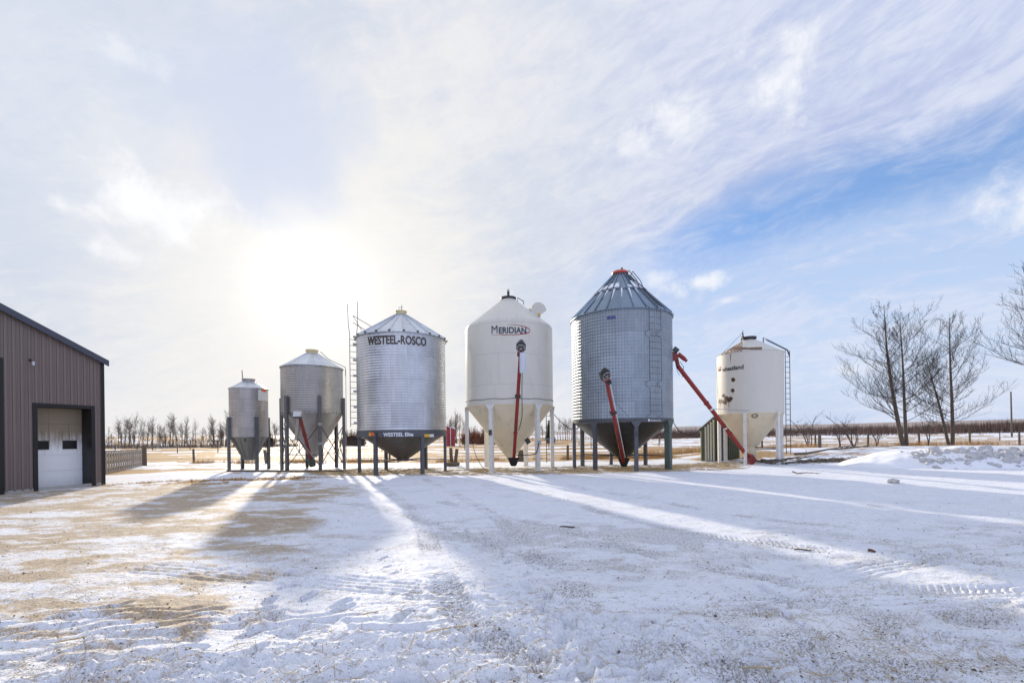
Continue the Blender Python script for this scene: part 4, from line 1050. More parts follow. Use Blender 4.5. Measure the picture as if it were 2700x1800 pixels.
def door_mat():
    m, g, p = newmat('stained_white_door')
    o = g.obj(); x, y, z = g.xyz(o)
    st = g.noise(g.v('MULTIPLY', o, (7, 7, .55)), 2.2, 6, .65); hz = g.noise(o, 1.2, 4)
    hi = g.ss(g.m('ADD', z, g.m('MULTIPLY', g.m('SUBTRACT', st, .5), 1.5)), 1.30, 2.15)
    c = g.mix(hz, (.90, .905, .91), (.84, .85, .86))
    c = g.mix(g.m('MULTIPLY', hi, .92), c, (.225, .165, .09))
    c = g.mix(g.m('MULTIPLY', g.ss(st, .56, .7), g.ss(z, 1.2, 2.4)), c, (.16, .12, .08))
    lo = g.m('MULTIPLY', g.ss(g.m('ADD', z, g.m('MULTIPLY', st, .5)), .75, .2), .35)
    c = g.mix(lo, c, (.45, .40, .33))
    g.put(p.inputs['Base Color'], c); p.inputs['Roughness'].default_value = .45
    return m
DOORM = door_mat()
d0, d1 = sa + .13, sb - .13; zd1 = zt_ - .13
D0 = Cn - nn * rec
door = thing('overhead_door', (0, 0, 0), None, None); door.parent = barn
del_ = [k for k in door.keys()]
rows = 5; hgt = (zd1 - .06) / rows
m = MB()
for i in range(rows):
    m.prism([(d0, .06 + hgt * i + .008), (d1, .06 + hgt * i + .008), (d1, .06 + hgt * (i + 1) - .008), (d0, .06 + hgt * (i + 1) - .008)], D0, wd, UP, -nn, .05)
m.prism([(d0, .06), (d1, .06), (d1, zd1), (d0, zd1)], D0 - nn * .02, wd, UP, -nn, .02)
m.build('door_panel', DOORM, door, smooth=False)
dw = d1 - d0
def wins(px): return wall_s(px, 1180, rec)
zw = [CAMZ + duv(110, yy)[1] * (D0 + wd * wins(110)).y for yy in (1185, 1161.5)]
for xa, xb in ((202, 165), (128.5, 93)):
    u, v = wins(xa), min(wins(xb), d1 - .03); fw = .05
    w_ = MB(); z0_, z1_ = zw
    for pl_ in ([(u, z0_), (v, z0_), (v, z0_ + fw), (u, z0_ + fw)], [(u, z1_ - fw), (v, z1_ - fw), (v, z1_), (u, z1_)], [(u, z0_ + fw), (u + fw, z0_ + fw), (u + fw, z1_ - fw), (u, z1_ - fw)], [(v - fw, z0_ + fw), (v, z0_ + fw), (v, z1_ - fw), (v - fw, z1_ - fw)]):
        w_.prism(pl_, D0 + nn * .02, wd, UP, -nn, .03)
    wn_ = w_.build('door_window', MAT['trim'], door, smooth=False)
for xa, xb in ((202, 165), (128.5, 93)):
    u, v = wins(xa), min(wins(xb), d1 - .03); w_ = MB(); w_.prism([(u + .05, zw[0] + .05), (v - .05, zw[0] + .05), (v - .05, zw[1] - .05), (u + .05, zw[1] - .05)], D0 + nn * .006, wd, UP, -nn, .004); w_.build('pane', MAT['pane'], door, smooth=False)
m = MB(); m.prism([(d0, .0), (d1, .0), (d1, .058), (d0, .058)], D0 + nn * .005, wd, UP, -nn, .06); m.build('door_seal', MAT['rubber'], door, smooth=False)
# tall dark doorway running out of the picture
m = MB(); m.prism([(s2, 0), (s2 + .14, 0), (s2 + .14, z2 - .14), (s2, z2 - .14)], Cn + nn * .03, wd, UP, -nn, .05); m.prism([(s2, z2 - .14), (s3, z2 - .14), (s3, z2), (s2, z2)], Cn + nn * .03, wd, UP, -nn, .05); m.build('doorway_trim', MAT['trim'], barn, smooth=False)
m = MB(); m.prism([(s2 + .1, 0), (s3, 0), (s3, z2 - .1), (s2 + .1, z2 - .1)], Cn - nn * .05, wd, UP, -nn, .05); m.build('sliding_door', MAT['black'], barn, smooth=False)
sl_ = wall_s(77.5, 955); q = Cn + wd * sl_; zl_ = CAMZ + duv(77.5, 955)[1] * q.y
m = MB(); m.box(q + UP * (zl_ + .08) + nn * .05, (.05, .05, .08)); m.tube([q + UP * (zl_ + .05) + nn * .06, q + UP * zl_ + nn * .2], .02, 6); lt = m.build('yard_light', MAT['iron'], barn, smooth=False)
m = MB(); m.lathe([(.02, zl_ - .12), (.035, zl_ - .10), (.04, zl_), (.02, zl_ + .02)], (q.x + nn.x * .2, q.y + nn.y * .2), 14, cap0=True, cap1=True); m.build('lamp_cover', MAT['plastic'], barn)

# slat fence panel by the barn
fa, fb = gnd(280, 1251), gnd(376, 1231)
fd_ = (fb - fa); FL = fd_.length; fd_.normalize(); fn = Vector((fd_.y, -fd_.x, 0))
fence = thing('slat_fence', (fa.x, fa.y, 0), 'weathered grey picket panel fence beside the barn corner', 'fence')
m = MB(); nsl = 15; rnd = random.Random(3)
fa2 = fa - fd_ * .6; FL2 = FL + .5
zt0, zt1 = CAMZ + duv(280, 1187)[1] * fa.y, CAMZ + duv(376, 1184)[1] * fb.y
for i in range(nsl + 3):
    k = (i + .5) / (nsl + 3); c = fa2 + fd_ * (FL2 * k); h = zt0 + (zt1 - zt0) * k + rnd.uniform(-.02, .02)
    m.box(c + UP * (h / 2 + .03), (FL2 / (nsl + 3) * .7, .02, h - .06), (fd_, fn, UP))
m.build('pickets', MAT['fence_wood'], fence, smooth=False)
for zz in (.24, .62, 1.0):
    m = MB(); m.bar(fa2 + UP * zz + fn * -.03, fa2 + fd_ * FL2 + UP * zz + fn * -.03, .05, .15); m.build('rail', MAT['post_wood'], fence, smooth=False)
pp = gnd(381, 1228); hp = CAMZ + duv(381, 1177)[1] * pp.y
m = MB(); m.tube([pp - UP * .2, pp + UP * hp * .5, pp + UP * hp], [.15, .14, .13], 10); m.build('post', MAT['post_wood'], fence)

# sill timber under the left bins
p, q = gnd(600, 1243.5), gnd(905, 1243.5)
m = MB(); m.bar(p + UP * .04, q + UP * .04, .16, .12); tag(m.build('sill_timber', MAT['post_wood'], None, smooth=False), 'long flat timber lying in front of the two left bins', 'timber')

# ================================================================== GREEN SHED
shed = thing('shed', (0, 0, 0), 'small green ribbed steel shed with painted sky reflection, behind the wheatland bin', 'shed')
fl = pt(1853, 1215, 28.9); D1 = fl.y
c0 = Vector((fl.x, fl.y, 0)); c1 = Vector((pt(1893, 1222, D1 - .25).x, D1 - .25, 0)); c2 = Vector((pt(1950, 1221, D1 + .9).x, D1 + .9, 0)); c3 = c0 + (c2 - c1)
shed.location = (c0.x, c0.y, 0)
zl0, zl1 = CAMZ + duv(1846, 1130)[1] * D1, CAMZ + duv(1886, 1096)[1] * D1
def wallp(p, q, za, zb_, name, mat, rib, rmat=None):
    d = (q - p); L = d.length; d.normalize(); n = Vector((d.y, -d.x, 0))
    mm = MB(); mm.prism([(0, .05), (L, .05), (L, zb_), (0, za)], p, d, UP, -n, .05)
    x = .06
    while x < L - .02:
        zz = za + (zb_ - za) * x / L; mm.prism([(x - rib * .22, .05), (x + rib * .22, .05), (x + rib * .22, zz - .01), (x - rib * .22, zz - .01)], p + n * .001, d, UP, n, .04); x += rib
    return mm.build(name, mat, shed, smooth=False)
wallp(c0, c1, zl0, zl1, 'wall', MAT['green_shed'], .155)
d_ = (c1 - c0); L_ = d_.length; d_.normalize(); n_ = Vector((d_.y, -d_.x, 0)); m = MB()
for k in range(5):
    x = .17 + k * .155; zz = zl0 + (zl1 - zl0) * x / L_
    if x < L_ - .12: m.prism([(x - .05, .06), (x + .05, .06), (x + .05, zz - .02), (x - .05, zz - .02)], c0 + n_ * .04, d_, UP, n_, .05)
m.build('sky_reflection_ribs', MAT['sky_rib'], shed, smooth=False)  # cream ribs paint the sky's reflection onto green corrugated steel
wallp(c1, c2, zl1, zl1 - .25, 'wall', MAT['green_shed'], .22)
wallp(c2, c3, zl1 - .25, zl0, 'wall', MAT['green_shed'], .22); wallp(c3, c0, zl0, zl0, 'wall', MAT['green_shed'], .22)
m = MB(); m.box(c1 + UP * (zl1 / 2) + Vector((-.02, -.03, 0)), (.16, .12, zl1 - .1)); m.box(c0 + UP * (zl0 / 2) + Vector((-.05, -.02, 0)), (.12, .1, zl0 - .08)); m.build('corner_trim', MAT['green_shed'], shed, smooth=False)
m = MB()
e0, e1 = c0 + UP * (zl0 + .03), c1 + UP * (zl1 + .03); ed = (e1 - e0).normalized(); e0 = e0 - ed * .25; e1 = e1 + ed * .25
f0_, f1_ = c3 + UP * (zl0 + .03), c2 + UP * (zl1 - .22); bd = (c3 - c0).normalized()
e0, e1 = e0 - bd * .15, e1 - bd * .15
vs = [e0, e1, f1_ + bd * .1, f0_ + bd * .1 - ed * .25]; m.add([*vs, *[v + UP * .06 for v in vs]], [(0, 3, 2, 1), (4, 5, 6, 7), (0, 1, 5, 4), (1, 2, 6, 5), (2, 3, 7, 6), (3, 0, 4, 7)]); m.build('roof', MAT['shed_roof'], shed, smooth=False)
m = MB(); q = c1 + (c2 - c1) * .1; dd = (c2 - c1).normalized(); n_ = Vector((dd.y, -dd.x, 0)); m.box(q + UP * 1.0 + n_ * .06 + dd * .3, (.7, .04, 1.95), (dd, n_, UP)); m.build('door', MAT['post_wood'], shed, smooth=False)

# ================================================================== TREES
def branchy(m_tr, m_cr, base, h, r0, rng, stems, nb=38, spread=.55, reach=.42, tw=3, lowest=.18, up=.46):
    """bare poplar: main stems with upswept limbs carrying two further orders of twigs"""
    for (dx, dy, hh, rr, off) in stems:
        pts, rs = [], []
        n = 14; wob = [rng.uniform(-1, 1) for _ in range(4)]
        for i in range(n + 1):
            k = i / n
            x = off + dx * (k ** .8) + .12 * math.sin(k * 5 + wob[0] * 3) * k; y = dy * k + .10 * math.sin(k * 4 + wob[1] * 3) * k
            pts.append(base + Vector((x, y, hh * k))); rs.append(max(.012, rr * (1 - k) ** .85 + .01))
        m_tr.tube(pts, rs, 8)
        for b in range(nb):
            k = lowest + (1 - lowest) * ((b + rng.random() * .8) / nb) ** .95
            if k > .985 or rng.random() < .14: continue
            i = min(n - 1, int(k * n)); f = k * n - i; p = pts[i].lerp(pts[i + 1], f)
            az = rng.uniform(0, 2 * PI); L = hh * reach * (1 - k) ** .72 * min(1.0, .55 + 1.6 * k) * rng.choice([.42, .6, .75, .9, 1.05, 1.25]) * rng.uniform(.9, 1.1) + .35
            d = Vector((math.cos(az), math.sin(az) * .9, up * rng.uniform(.1, 1.0) + .75 * k * k)).normalized()
            limb(m_cr, p, d, L, min(.036, max(.0075, rs[i] * .24)), rng, tw, 2)
def limb(m, p, d, L, r, rng, tw, depth):
    n = 6 if depth == 2 else 4
    pts, rs = [p], [r]; q = p.copy(); dd = d.copy()
    for i in range(n):
        dd = (dd + Vector((rng.uniform(-.24, .24), rng.uniform(-.24, .24), .09 + rng.uniform(-.17, .19)))).normalized()
        q = q + dd * (L / n); pts.append(q.copy()); rs.append(max(r * .3, .0046, r * (1 - (i + 1) / n) ** .8))
    m.tube(pts, rs, 4 if depth == 2 else 3, cap=False)
    if depth == 0: return
    nk = tw * (2 if depth == 2 else 1) + (int(L * 3.2) if depth == 2 else 2)
    for j in range(nk):
        k = .18 + .8 * (j + rng.random()) / nk; i = min(n - 1, int(k * n)); s = pts[i].lerp(pts[i + 1], k * n - i)
        base_d = (pts[i + 1] - pts[i]).normalized()
        sd = (base_d * .75 + Vector((rng.uniform(-1, 1), rng.uniform(-1, 1), rng.uniform(-.3, .9))) * .75).normalized()
        limb(m, s, sd, L * (.40 if depth == 2 else .48) * rng.uniform(.5, 1.15) * (1.1 - .5 * k), max(.005, rs[i] * .5), rng, tw, depth - 1)
def near_tree(px, py, D, pytop, stems_px, seed, label, nb, reach, r0, tw=3, lowest=.18):
    rng = random.Random(seed); p = pt(px, py, D); zg = gz(p.x, D); base = Vector((p.x, D, zg - .1))
    t = thing('bare_tree', base, label, 'tree', 'bare poplars at the yard edge')
    mt, mc = MB(), MB(); stems = []
    for (tx, ty, k, off) in stems_px:
        q = pt(tx, ty, D); stems.append((q.x - p.x - off, rng.uniform(-.8, .8), q.z - base.z, r0 * k, off))
    branchy(mt, mc, base, 1, r0, rng, stems, nb=nb, reach=reach, tw=tw, lowest=lowest)
    mt.build('trunk', MAT['bark'], t); mc.build('crown', MAT['twig'], t, fix=False)
near_tree(2383, 1186, 37, 800, [(2323, 805, 1.0, 0), (2377, 835, .8, .25)], 11, 'bare forked poplar standing left of the two by the snow pile', 44, .56, .165)
near_tree(2508, 1176, 38, 830, [(2524, 830, .9, .1), (2466, 930, .7, -.1)], 23, 'bare poplar with pale upper bark standing behind the snow pile', 40, .54, .155)
near_tree(2850, 1190, 27, 600, [(2810, 660, 1.0, 0), (2865, 600, 1.0, .3)], 5, 'big bare tree reaching in from the picture edge with drooping branches', 46, .50, .30, 3, .25)
def sapling(px, py, D, tops, seed, label):
    rng = random.Random(seed); p = pt(px, py, D); base = Vector((p.x, D, gz(p.x, D) - .05))
    t = thing('sapling', base, label, 'sapling', 'leafless saplings along the yard edge'); mt, mc = MB(), MB()
    for tx, ty in tops:
        q = pt(tx, ty, D + rng.uniform(-.5, .5)); pts = [base + (q - base) * (i / 6) + Vector((.1 * math.sin(i + tx), 0, .25 * math.sin(PI * i / 6))) for i in range(7)]
        mt.tube(pts, [.045 * (1 - i / 7) + .008 for i in range(7)], 6)
        for j in range(9):
            i = rng.randint(2, 5); limb(mc, pts[i], Vector((rng.uniform(-1, 1), rng.uniform(-.6, .6), rng.uniform(0, .8))).normalized(), rng.uniform(.4, 1.1), .014, rng, 2, 1)
    mt.build('stem', MAT['bark'], t); mc.build('twigs', MAT['twig'], t, fix=False)
sapling(2252, 1189, 36, [(2180, 1095), (2215, 1110), (2240, 1130), (2262, 1135)], 2, 'leaning leafless sapling just beside the forked poplar')
sapling(2135, 1176, 40, [(2085, 1105), (2110, 1120), (2150, 1095)], 3, 'thin leafless sapling in front of the brush behind the smallest white bin')
sapling(2310, 1187, 37, [(2300, 1140), (2318, 1150)], 6, 'short whippy sapling at the foot of the fork trunked poplar')
sapling(2212, 1188, 38, [(2206, 1130), (2219, 1142)], 9, 'pair of whippy stems beside the short gatepost')
sapling(2447, 1172, 38, [(2432, 1110), (2450, 1120)], 4, 'spindly sapling between the two poplars')

# far trees: a few kinds, copied along the windbreak
def far_tree(seed, h, kind):
    rng = random.Random(seed); t = thing('windbreak_tree', (0, 0, 0), 'x', 'tree'); mt, mc = MB(), MB()
    for s in range(1 if kind == 0 else 2):
        pts = []; lean = rng.uniform(-.14, .14) * h
        for i in range(7): k = i / 6; pts.append(Vector((s * .25 + lean * k + .05 * h * math.sin(3 * k + seed) * k, rng.uniform(-.1, .1), h * k * (1 - .12 * s))))
        mt.tube(pts, [.085 * (1 - i / 6) + .022 for i in range(7)], 5)
        for j in range(30):
            k = rng.uniform(.36, 1.0); i = min(5, int(k * 6)); p = pts[i].lerp(pts[i + 1], k * 6 - i)
            limb(mc, p, Vector((rng.uniform(-1, 1), rng.uniform(-1, 1), rng.uniform(.3, 1.3))).normalized(), h * rng.uniform(.12, .34) * (1.3 - k * .6), .02, rng, 2, 2)
    mt.build('trunk', MAT['far_bark'], t); mc.build('crown', MAT['far_twig'], t, fix=False); return t
kinds = [far_tree(100 + i, 7.5, i % 2) for i in range(6)]
used = set(); rnd = random.Random(12)
def place_far(px, D, h, label, group):
    a = duv(px, 1160)[0]; x = a * D; z = gz(x, D) - .1; k = rnd.randrange(6); s = h / 7.5 * rnd.uniform(.9, 1.12)
    if k not in used:
        used.add(k); o = kinds[k]; o.location = (x, D, z); o.rotation_euler = (0, 0, rnd.uniform(0, 6.28)); o.scale = (s, s, s); o['label'] = label; o['group'] = group
    else:
        dup(kinds[k], (x, D, z), rnd.uniform(0, 6.28), (s, s, s), label, group)
L1, G1 = 'slender bare tree in the windbreak between the barn and the smallest bin', 'windbreak trees between barn and smallest bin'
clumps = [(318, 6), (330, 8), (346, 8.5), (352, 7.5), (366, 6.5), (294, 5), (282, 4.5), (380, 5), (390, 5.5), (400, 6), (416, 7), (425, 5), (440, 8), (447, 8.5), (454, 7.5), (470, 6), (476, 6.5), (488, 6.5), (497, 5.5), (507, 4.5), (518, 6), (530, 4.5), (545, 7), (556, 7.5), (562, 7), (572, 6.5), (580, 6.5), (590, 6.5), (597, 6), (340, 5), (434, 5.5), (465, 5), (550, 5), (567, 5.5), (585, 5)]
for px, h in clumps: place_far(px + rnd.uniform(-3, 3), 112 + rnd.uniform(-8, 10), h * rnd.uniform(.55, 1.1), L1, G1)
for i in range(24): place_far(max(284, rnd.gauss(rnd.choice([322, 350, 398, 446, 500, 560, 588]), 8)), rnd.uniform(110, 150), rnd.choice([3, 4, 4.5, 6, 7, 8]), L1, G1)
L2, G2 = 'bare tree in the thicket seen past the legs of the two smaller bins', 'thicket trees behind the smaller bins'
for i in range(16): place_far(rnd.uniform(608, 745), 118 + rnd.uniform(-6, 8), rnd.uniform(4.5, 6.5), L2, G2)
L3, G3 = 'tall thin bare tree behind the distant red shed', 'bare trees behind the red shed'
for px in (1181, 1188, 1196, 1203, 1212, 1222, 1205, 1175, 1232): place_far(px, 128 + rnd.uniform(-4, 8), rnd.uniform(6.5, 8.2), L3, G3)
L4, G4 = 'bare tree on the skyline between the white bin and the tallest bin', 'skyline trees between the two largest bins'
for px in (1422, 1430, 1438, 1462, 1470, 1478, 1484, 1490, 1496, 1502, 1508, 1520, 1540): place_far(px, 150 + rnd.uniform(-6, 10), rnd.uniform(4.5, 7.0), L4, G4)
for o in [kinds[k] for k in range(6) if k not in used]:
    for c in list(o.children): bpy.data.objects.remove(c)
    bpy.data.objects.remove(o)
# russet willow clumps
def willow(px, D, w, h, label, group, matn='willow', n=130):
    a = duv(px, 1150)[0]; x = a * D; z0 = gz(x, D); rng = random.Random(int(px)); m = MB()
    for i in range(n):
        ang = rng.uniform(0, 2 * PI); rr = w * math.sqrt(rng.random()) * .5; hh = h * rng.uniform(.3, 1.1) * (1 - .6 * (rr / (w * .5)) ** 2)
        p = Vector((x + rr * math.cos(ang) * .6, D + rr * math.sin(ang) * .5, z0 - .1)); e = Vector((x + rr * math.cos(ang) * 1.1, D + rr * math.sin(ang) * .6, z0 + hh)) + Vector((rng.uniform(-.3, .3), 0, 0))
        mid = (p + e) / 2 + Vector((rng.uniform(-.2, .2), 0, .1)); m.tube([p, mid, e], [.05, .04, .02], 3, cap=False)
        for j in range(3):
            k = rng.uniform(.3, .9); b = p.lerp(e, k); m.tube([b, b + Vector((rng.uniform(-.5, .5), rng.uniform(-.3, .3), rng.uniform(.3, .9)))], [.03, .015], 3, cap=False)
    tag(m.build('willow_bush', MAT[matn], None, fix=False), label, 'bush', group)
for i, px in enumerate((1228, 1242, 1254, 1266, 1278, 1290, 1302, 1313)):
    willow(px, 112 + (i % 3) * 4, 2.6, 4.0 + (i % 3) * .5, 'russet brown willow bush seen past the white bin legs', 'russet willow bushes behind the white bin')
for px in (700, 712, 912, 922, 932, 942, 952):
    willow(px, 108, 2.6, 3.9, 'dark reddish bush in the gap beside the cross braced bin', 'dark reddish bushes near the cross braced bin', 'brush', 90)
# spruce
a = duv(1448, 1150)[0]; D = 140; m = MB(); rng = random.Random(8); x0, z0 = a * D, gz(a * D, D)
tr = thing('spruce_tree', (x0, D, z0), 'dark green spruce on the skyline behind the white bin ladder', 'tree')
m.tube([(x0, D, z0 - .2), (x0, D, z0 + 6.3)], [.16, .03], 6); m.build('trunk', MAT['far_bark'], tr)
m = MB()
for i in range(380):
    k = rng.random() ** .8; zz = z0 + .5 + k * 5.9; r_ = 1.5 * (1 - k) + .12; an = rng.uniform(0, 2 * PI); p = Vector((x0, D, zz + .15)); q = p + Vector((math.cos(an) * r_, math.sin(an) * r_, -.25 * r_))
    m.tube([p, (p + q) / 2 + Vector((0, 0, .05)), q], [.10, .12, .02], 3, cap=False)
m.build('crown', MAT['spruce'], tr, fix=False)
# brush covered rise
rng = np.random.default_rng(5)
def blades(name, xs, ys, zs, hs, ws, lean, mat, label, cat):
    n = len(xs); an = rng.uniform(0, PI, n); lx, ly = rng.normal(0, lean, n) * hs, rng.normal(0, lean, n) * hs
    A = np.stack([xs - ws * np.cos(an), ys - ws * np.sin(an), zs], -1); B = np.stack([xs + ws * np.cos(an), ys + ws * np.sin(an), zs], -1); C = np.stack([xs + lx, ys + ly, zs + hs], -1)
    V = np.stack([A, B, C], 1).reshape(-1, 3); me = bpy.data.meshes.new(name)
    me.vertices.add(3 * n); me.vertices.foreach_set('co', V.astype(np.float32).ravel()); me.loops.add(3 * n); me.loops.foreach_set('vertex_index', np.arange(3 * n, dtype=np.int32))
    me.polygons.add(n); me.polygons.foreach_set('loop_start', (np.arange(n) * 3).astype(np.int32)); me.update(calc_edges=True); me.materials.append(mat)
    o = bpy.data.objects.new(name, me); COL.objects.link(o); tag(o, label, cat, None, 'stuff'); return o
def gzv(x, y): return ground_all(x, y)[0]
n = 30000
D = rng.uniform(135, 215, n); tt = rng.uniform(.26, 1.35, n); xs = tt * D
keep = (fbm(xs / 30, D / 18, 3, 91) > .30) & ((D > 150 - 12 * np.sin(tt * 7)) | (rng.random(n) < .15)); D, xs, tt = D[keep], xs[keep], tt[keep]
blades('brushwood', xs, D, gzv(xs, D) - .1, rng.uniform(1.6, 3.6, len(xs)) * (.25 + 1.35 * fbm(xs / 14, D / 10, 3, 93)), np.full(len(xs), .07), .10, MAT['brush'], 'purple brown brush covering the low rise', 'brush')
n = 6000
D = rng.uniform(160, 240, n); tt = rng.uniform(-1.0, .26, n); xs = tt * D; keep = fbm(xs / 24, D / 20, 3, 95) > .5; D, xs = D[keep], xs[keep]
blades('distant_hedge', xs, D, gzv(xs, D) - .1, rng.uniform(.8, 2.2, len(xs)), np.full(len(xs), .08), .12, MAT['brush'], 'far dark scrub along the prairie skyline', 'scrub')
n = 4500
D = rng.normal(113, 4, n); tt = rng.uniform(-.92, -.47, n); xs = tt * D; kp = fbm(xs / 5, D / 5, 3, 96) > .42; D, xs = D[kp], xs[kp]
blades('undergrowth', xs, D, gzv(xs, D) - .05, rng.uniform(.3, 1.6, len(xs)), np.full(len(xs), .035), .14, MAT['far_twig'], 'thin grey undergrowth between the windbreak trees', 'undergrowth')
# dry grass along fences and snow banks
n = 16000
xs = rng.uniform(9, 62, n); ys = rng.normal(0, .9, n) + 37.5 + .06 * xs; kp = (fbm(xs / 2.5, ys / 2.5, 3, 97) > .52); xs, ys = xs[kp], ys[kp]
blades('dry_grass', xs, ys, gzv(xs, ys) - .03, rng.uniform(.2, .75, len(xs)), np.full(len(xs), .014), .22, MAT['drygrass'], 'golden dry grass along the fence by the poplars', 'grass')
n = 15000
xs = rng.uniform(-24, 12, n); ys = rng.normal(0, .6, n) + 33.5 + .8 * np.sin(xs / 5); kp = (fbm(xs / 2.2, ys / 1.5, 3, 99) > .5); xs, ys = xs[kp], ys[kp]
blades('dry_grass', xs, ys, gzv(xs, ys) - .03, rng.uniform(.1, .42, len(xs)), np.full(len(xs), .014), .25, MAT['drygrass'], 'tawny dry grass fringe on the bank behind the bins', 'grass')
n = 9000
xs = rng.uniform(-19, -6, n); ys = 20.5 + .12 * (xs + 12) + rng.normal(0, .9, n); z_, so, gr, st, fdk = ground_all(xs, ys); kp = st > .35; xs, ys, z_ = xs[kp], ys[kp], z_[kp]
blades('dry_grass', xs, ys, z_ - .01, rng.uniform(.03, .12, len(xs)), np.full(len(xs), .012), .7, MAT['drygrass'], 'flattened brown grass patch off the barn corner', 'grass')
# straw
def stalks(name, xs, ys, L, w, label, zoff=.012, mat='strawm'):
    n = len(xs); zs = gzv(xs, ys); an = rng.uniform(0, 2 * PI, n); tilt = rng.normal(0, .10, n)
    dx, dy, dz = np.cos(an) * L / 2, np.sin(an) * L / 2, np.abs(tilt) * L / 2 + .002
    z1 = gzv(xs - dx, ys - dy) + zoff; z2 = gzv(xs + dx, ys + dy) + zoff + dz * 2
    px_, py_ = -np.sin(an) * w, np.cos(an) * w
    V = []
    for s, (ex, ey, ez) in ((-1, (xs - dx, ys - dy, z1)), (1, (xs + dx, ys + dy, z2))):
        V += [np.stack([ex - px_, ey - py_, ez], -1), np.stack([ex + px_, ey + py_, ez], -1), np.stack([ex, ey, ez + w * 1.4], -1)]
    V = np.stack(V, 1).reshape(-1, 3); b = np.arange(n)[:, None] * 6
    Fq = np.concatenate([b + np.array([[0, 3, 5, 2]]), b + np.array([[1, 2, 5, 4]]), b + np.array([[0, 1, 4, 3]])], 0).astype(np.int32)
    me = bpy.data.meshes.new(name); me.vertices.add(6 * n); me.vertices.foreach_set('co', V.astype(np.float32).ravel())
    me.loops.add(Fq.size); me.loops.foreach_set('vertex_index', Fq.ravel()); me.polygons.add(len(Fq)); me.polygons.foreach_set('loop_start', (np.arange(len(Fq)) * 4).astype(np.int32)); me.update(calc_edges=True)
    me.materials.append(MAT[mat]); o = bpy.data.objects.new(name, me); COL.objects.link(o); tag(o, label, 'straw', None, 'stuff'); return o
n = 4200
ys = 2.9 + 4.2 * rng.random(n) ** 1.6; xs = rng.uniform(-1.25, 1.25, n) * ys
kp = rng.random(n) < (.08 + .95 * sst(fbm(xs / .7, ys / .5, 3, 101), .47, .64)) * np.clip(1.25 - .12 * (ys - 3) - .06 * np.maximum(xs, 0), .1, 1); xs, ys = xs[kp], ys[kp]
stalks('straw', xs, ys, rng.gamma(2.0, .026, len(xs)) + .025, np.full(len(xs), .0022), 'loose straw scattered over the churned snow near the camera')
n = 9000
xs = rng.uniform(-12, 14, n); ys = 23.2 + .0135 * xs * xs + rng.uniform(-2.6, 2.6, n); z_, so, gr, st, fdk = ground_all(xs, ys); kp = st > .2; xs, ys = xs[kp], ys[kp]
stalks('straw', xs, ys, rng.uniform(.08, .3, len(xs)), np.full(len(xs), .008), 'golden straw litter spread beneath the row of bins', .01)
n = 900
xs = rng.uniform(14.5, 22, n); ys = 26.6 + .12 * (xs - 15) + rng.normal(0, .75, n)
kp = fbm(xs / 1.5, ys / .8, 3, 107) > .46; xs, ys = xs[kp], ys[kp]
stalks('branch_litter', xs, ys, rng.gamma(2, .14, len(xs)) + .06, rng.uniform(.008, .022, len(xs)), 'dark broken twigs and bark littering the snow by the fallen limbs', .015, 'bark')
# dirt crumbs
def crumbs(name, xs, ys, s, label):
    n = len(xs); zs = gzv(xs, ys); base = np.array([[1, 0, 0], [-.5, .87, 0], [-.5, -.87, 0], [.1, .1, .75], [0, 0, -.5]])
    fc = np.array([[0, 1, 3], [1, 2, 3], [2, 0, 3], [1, 0, 4], [2, 1, 4], [0, 2, 4]])
    an = rng.uniform(0, 2 * PI, n); ca, sa_ = np.cos(an), np.sin(an); j = rng.uniform(.6, 1.4, (n, 5, 3)) * base[None] * s[:, None, None]
    V = np.stack([j[..., 0] * ca[:, None] - j[..., 1] * sa_[:, None] + xs[:, None], j[..., 0] * sa_[:, None] + j[..., 1] * ca[:, None] + ys[:, None], j[..., 2] + zs[:, None] + s[:, None] * .25], -1).reshape(-1, 3)
    Fq = (np.arange(n)[:, None, None] * 5 + fc[None]).reshape(-1, 3).astype(np.int32)
    me = bpy.data.meshes.new(name); me.vertices.add(5 * n); me.vertices.foreach_set('co', V.astype(np.float32).ravel()); me.loops.add(Fq.size); me.loops.foreach_set('vertex_index', Fq.ravel())
    me.polygons.add(len(Fq)); me.polygons.foreach_set('loop_start', (np.arange(len(Fq)) * 3).astype(np.int32)); me.update(calc_edges=True); me.materials.append(MAT['clod'])
    o = bpy.data.objects.new(name, me); COL.objects.link(o); tag(o, label, 'dirt', None, 'stuff')
n = 34000
ys = 3.0 + 15 * rng.random(n) ** 1.7; xs = rng.uniform(-1.2, 1.2, n) * ys; z_, so, gr, st, fdk = ground_all(xs, ys)
kp = rng.random(n) < np.clip(.04 + .35 * so + .35 * gr + .18 * sst(fbm(xs / 1.2, ys / .8, 3, 103), .52, .66), 0, 1); xs, ys = xs[kp], ys[kp]
crumbs('dirt_crumbs', xs, ys, rng.gamma(1.5, .0022, len(xs)) + .002, 'small dark dirt crumbs strewn over the packed snow')

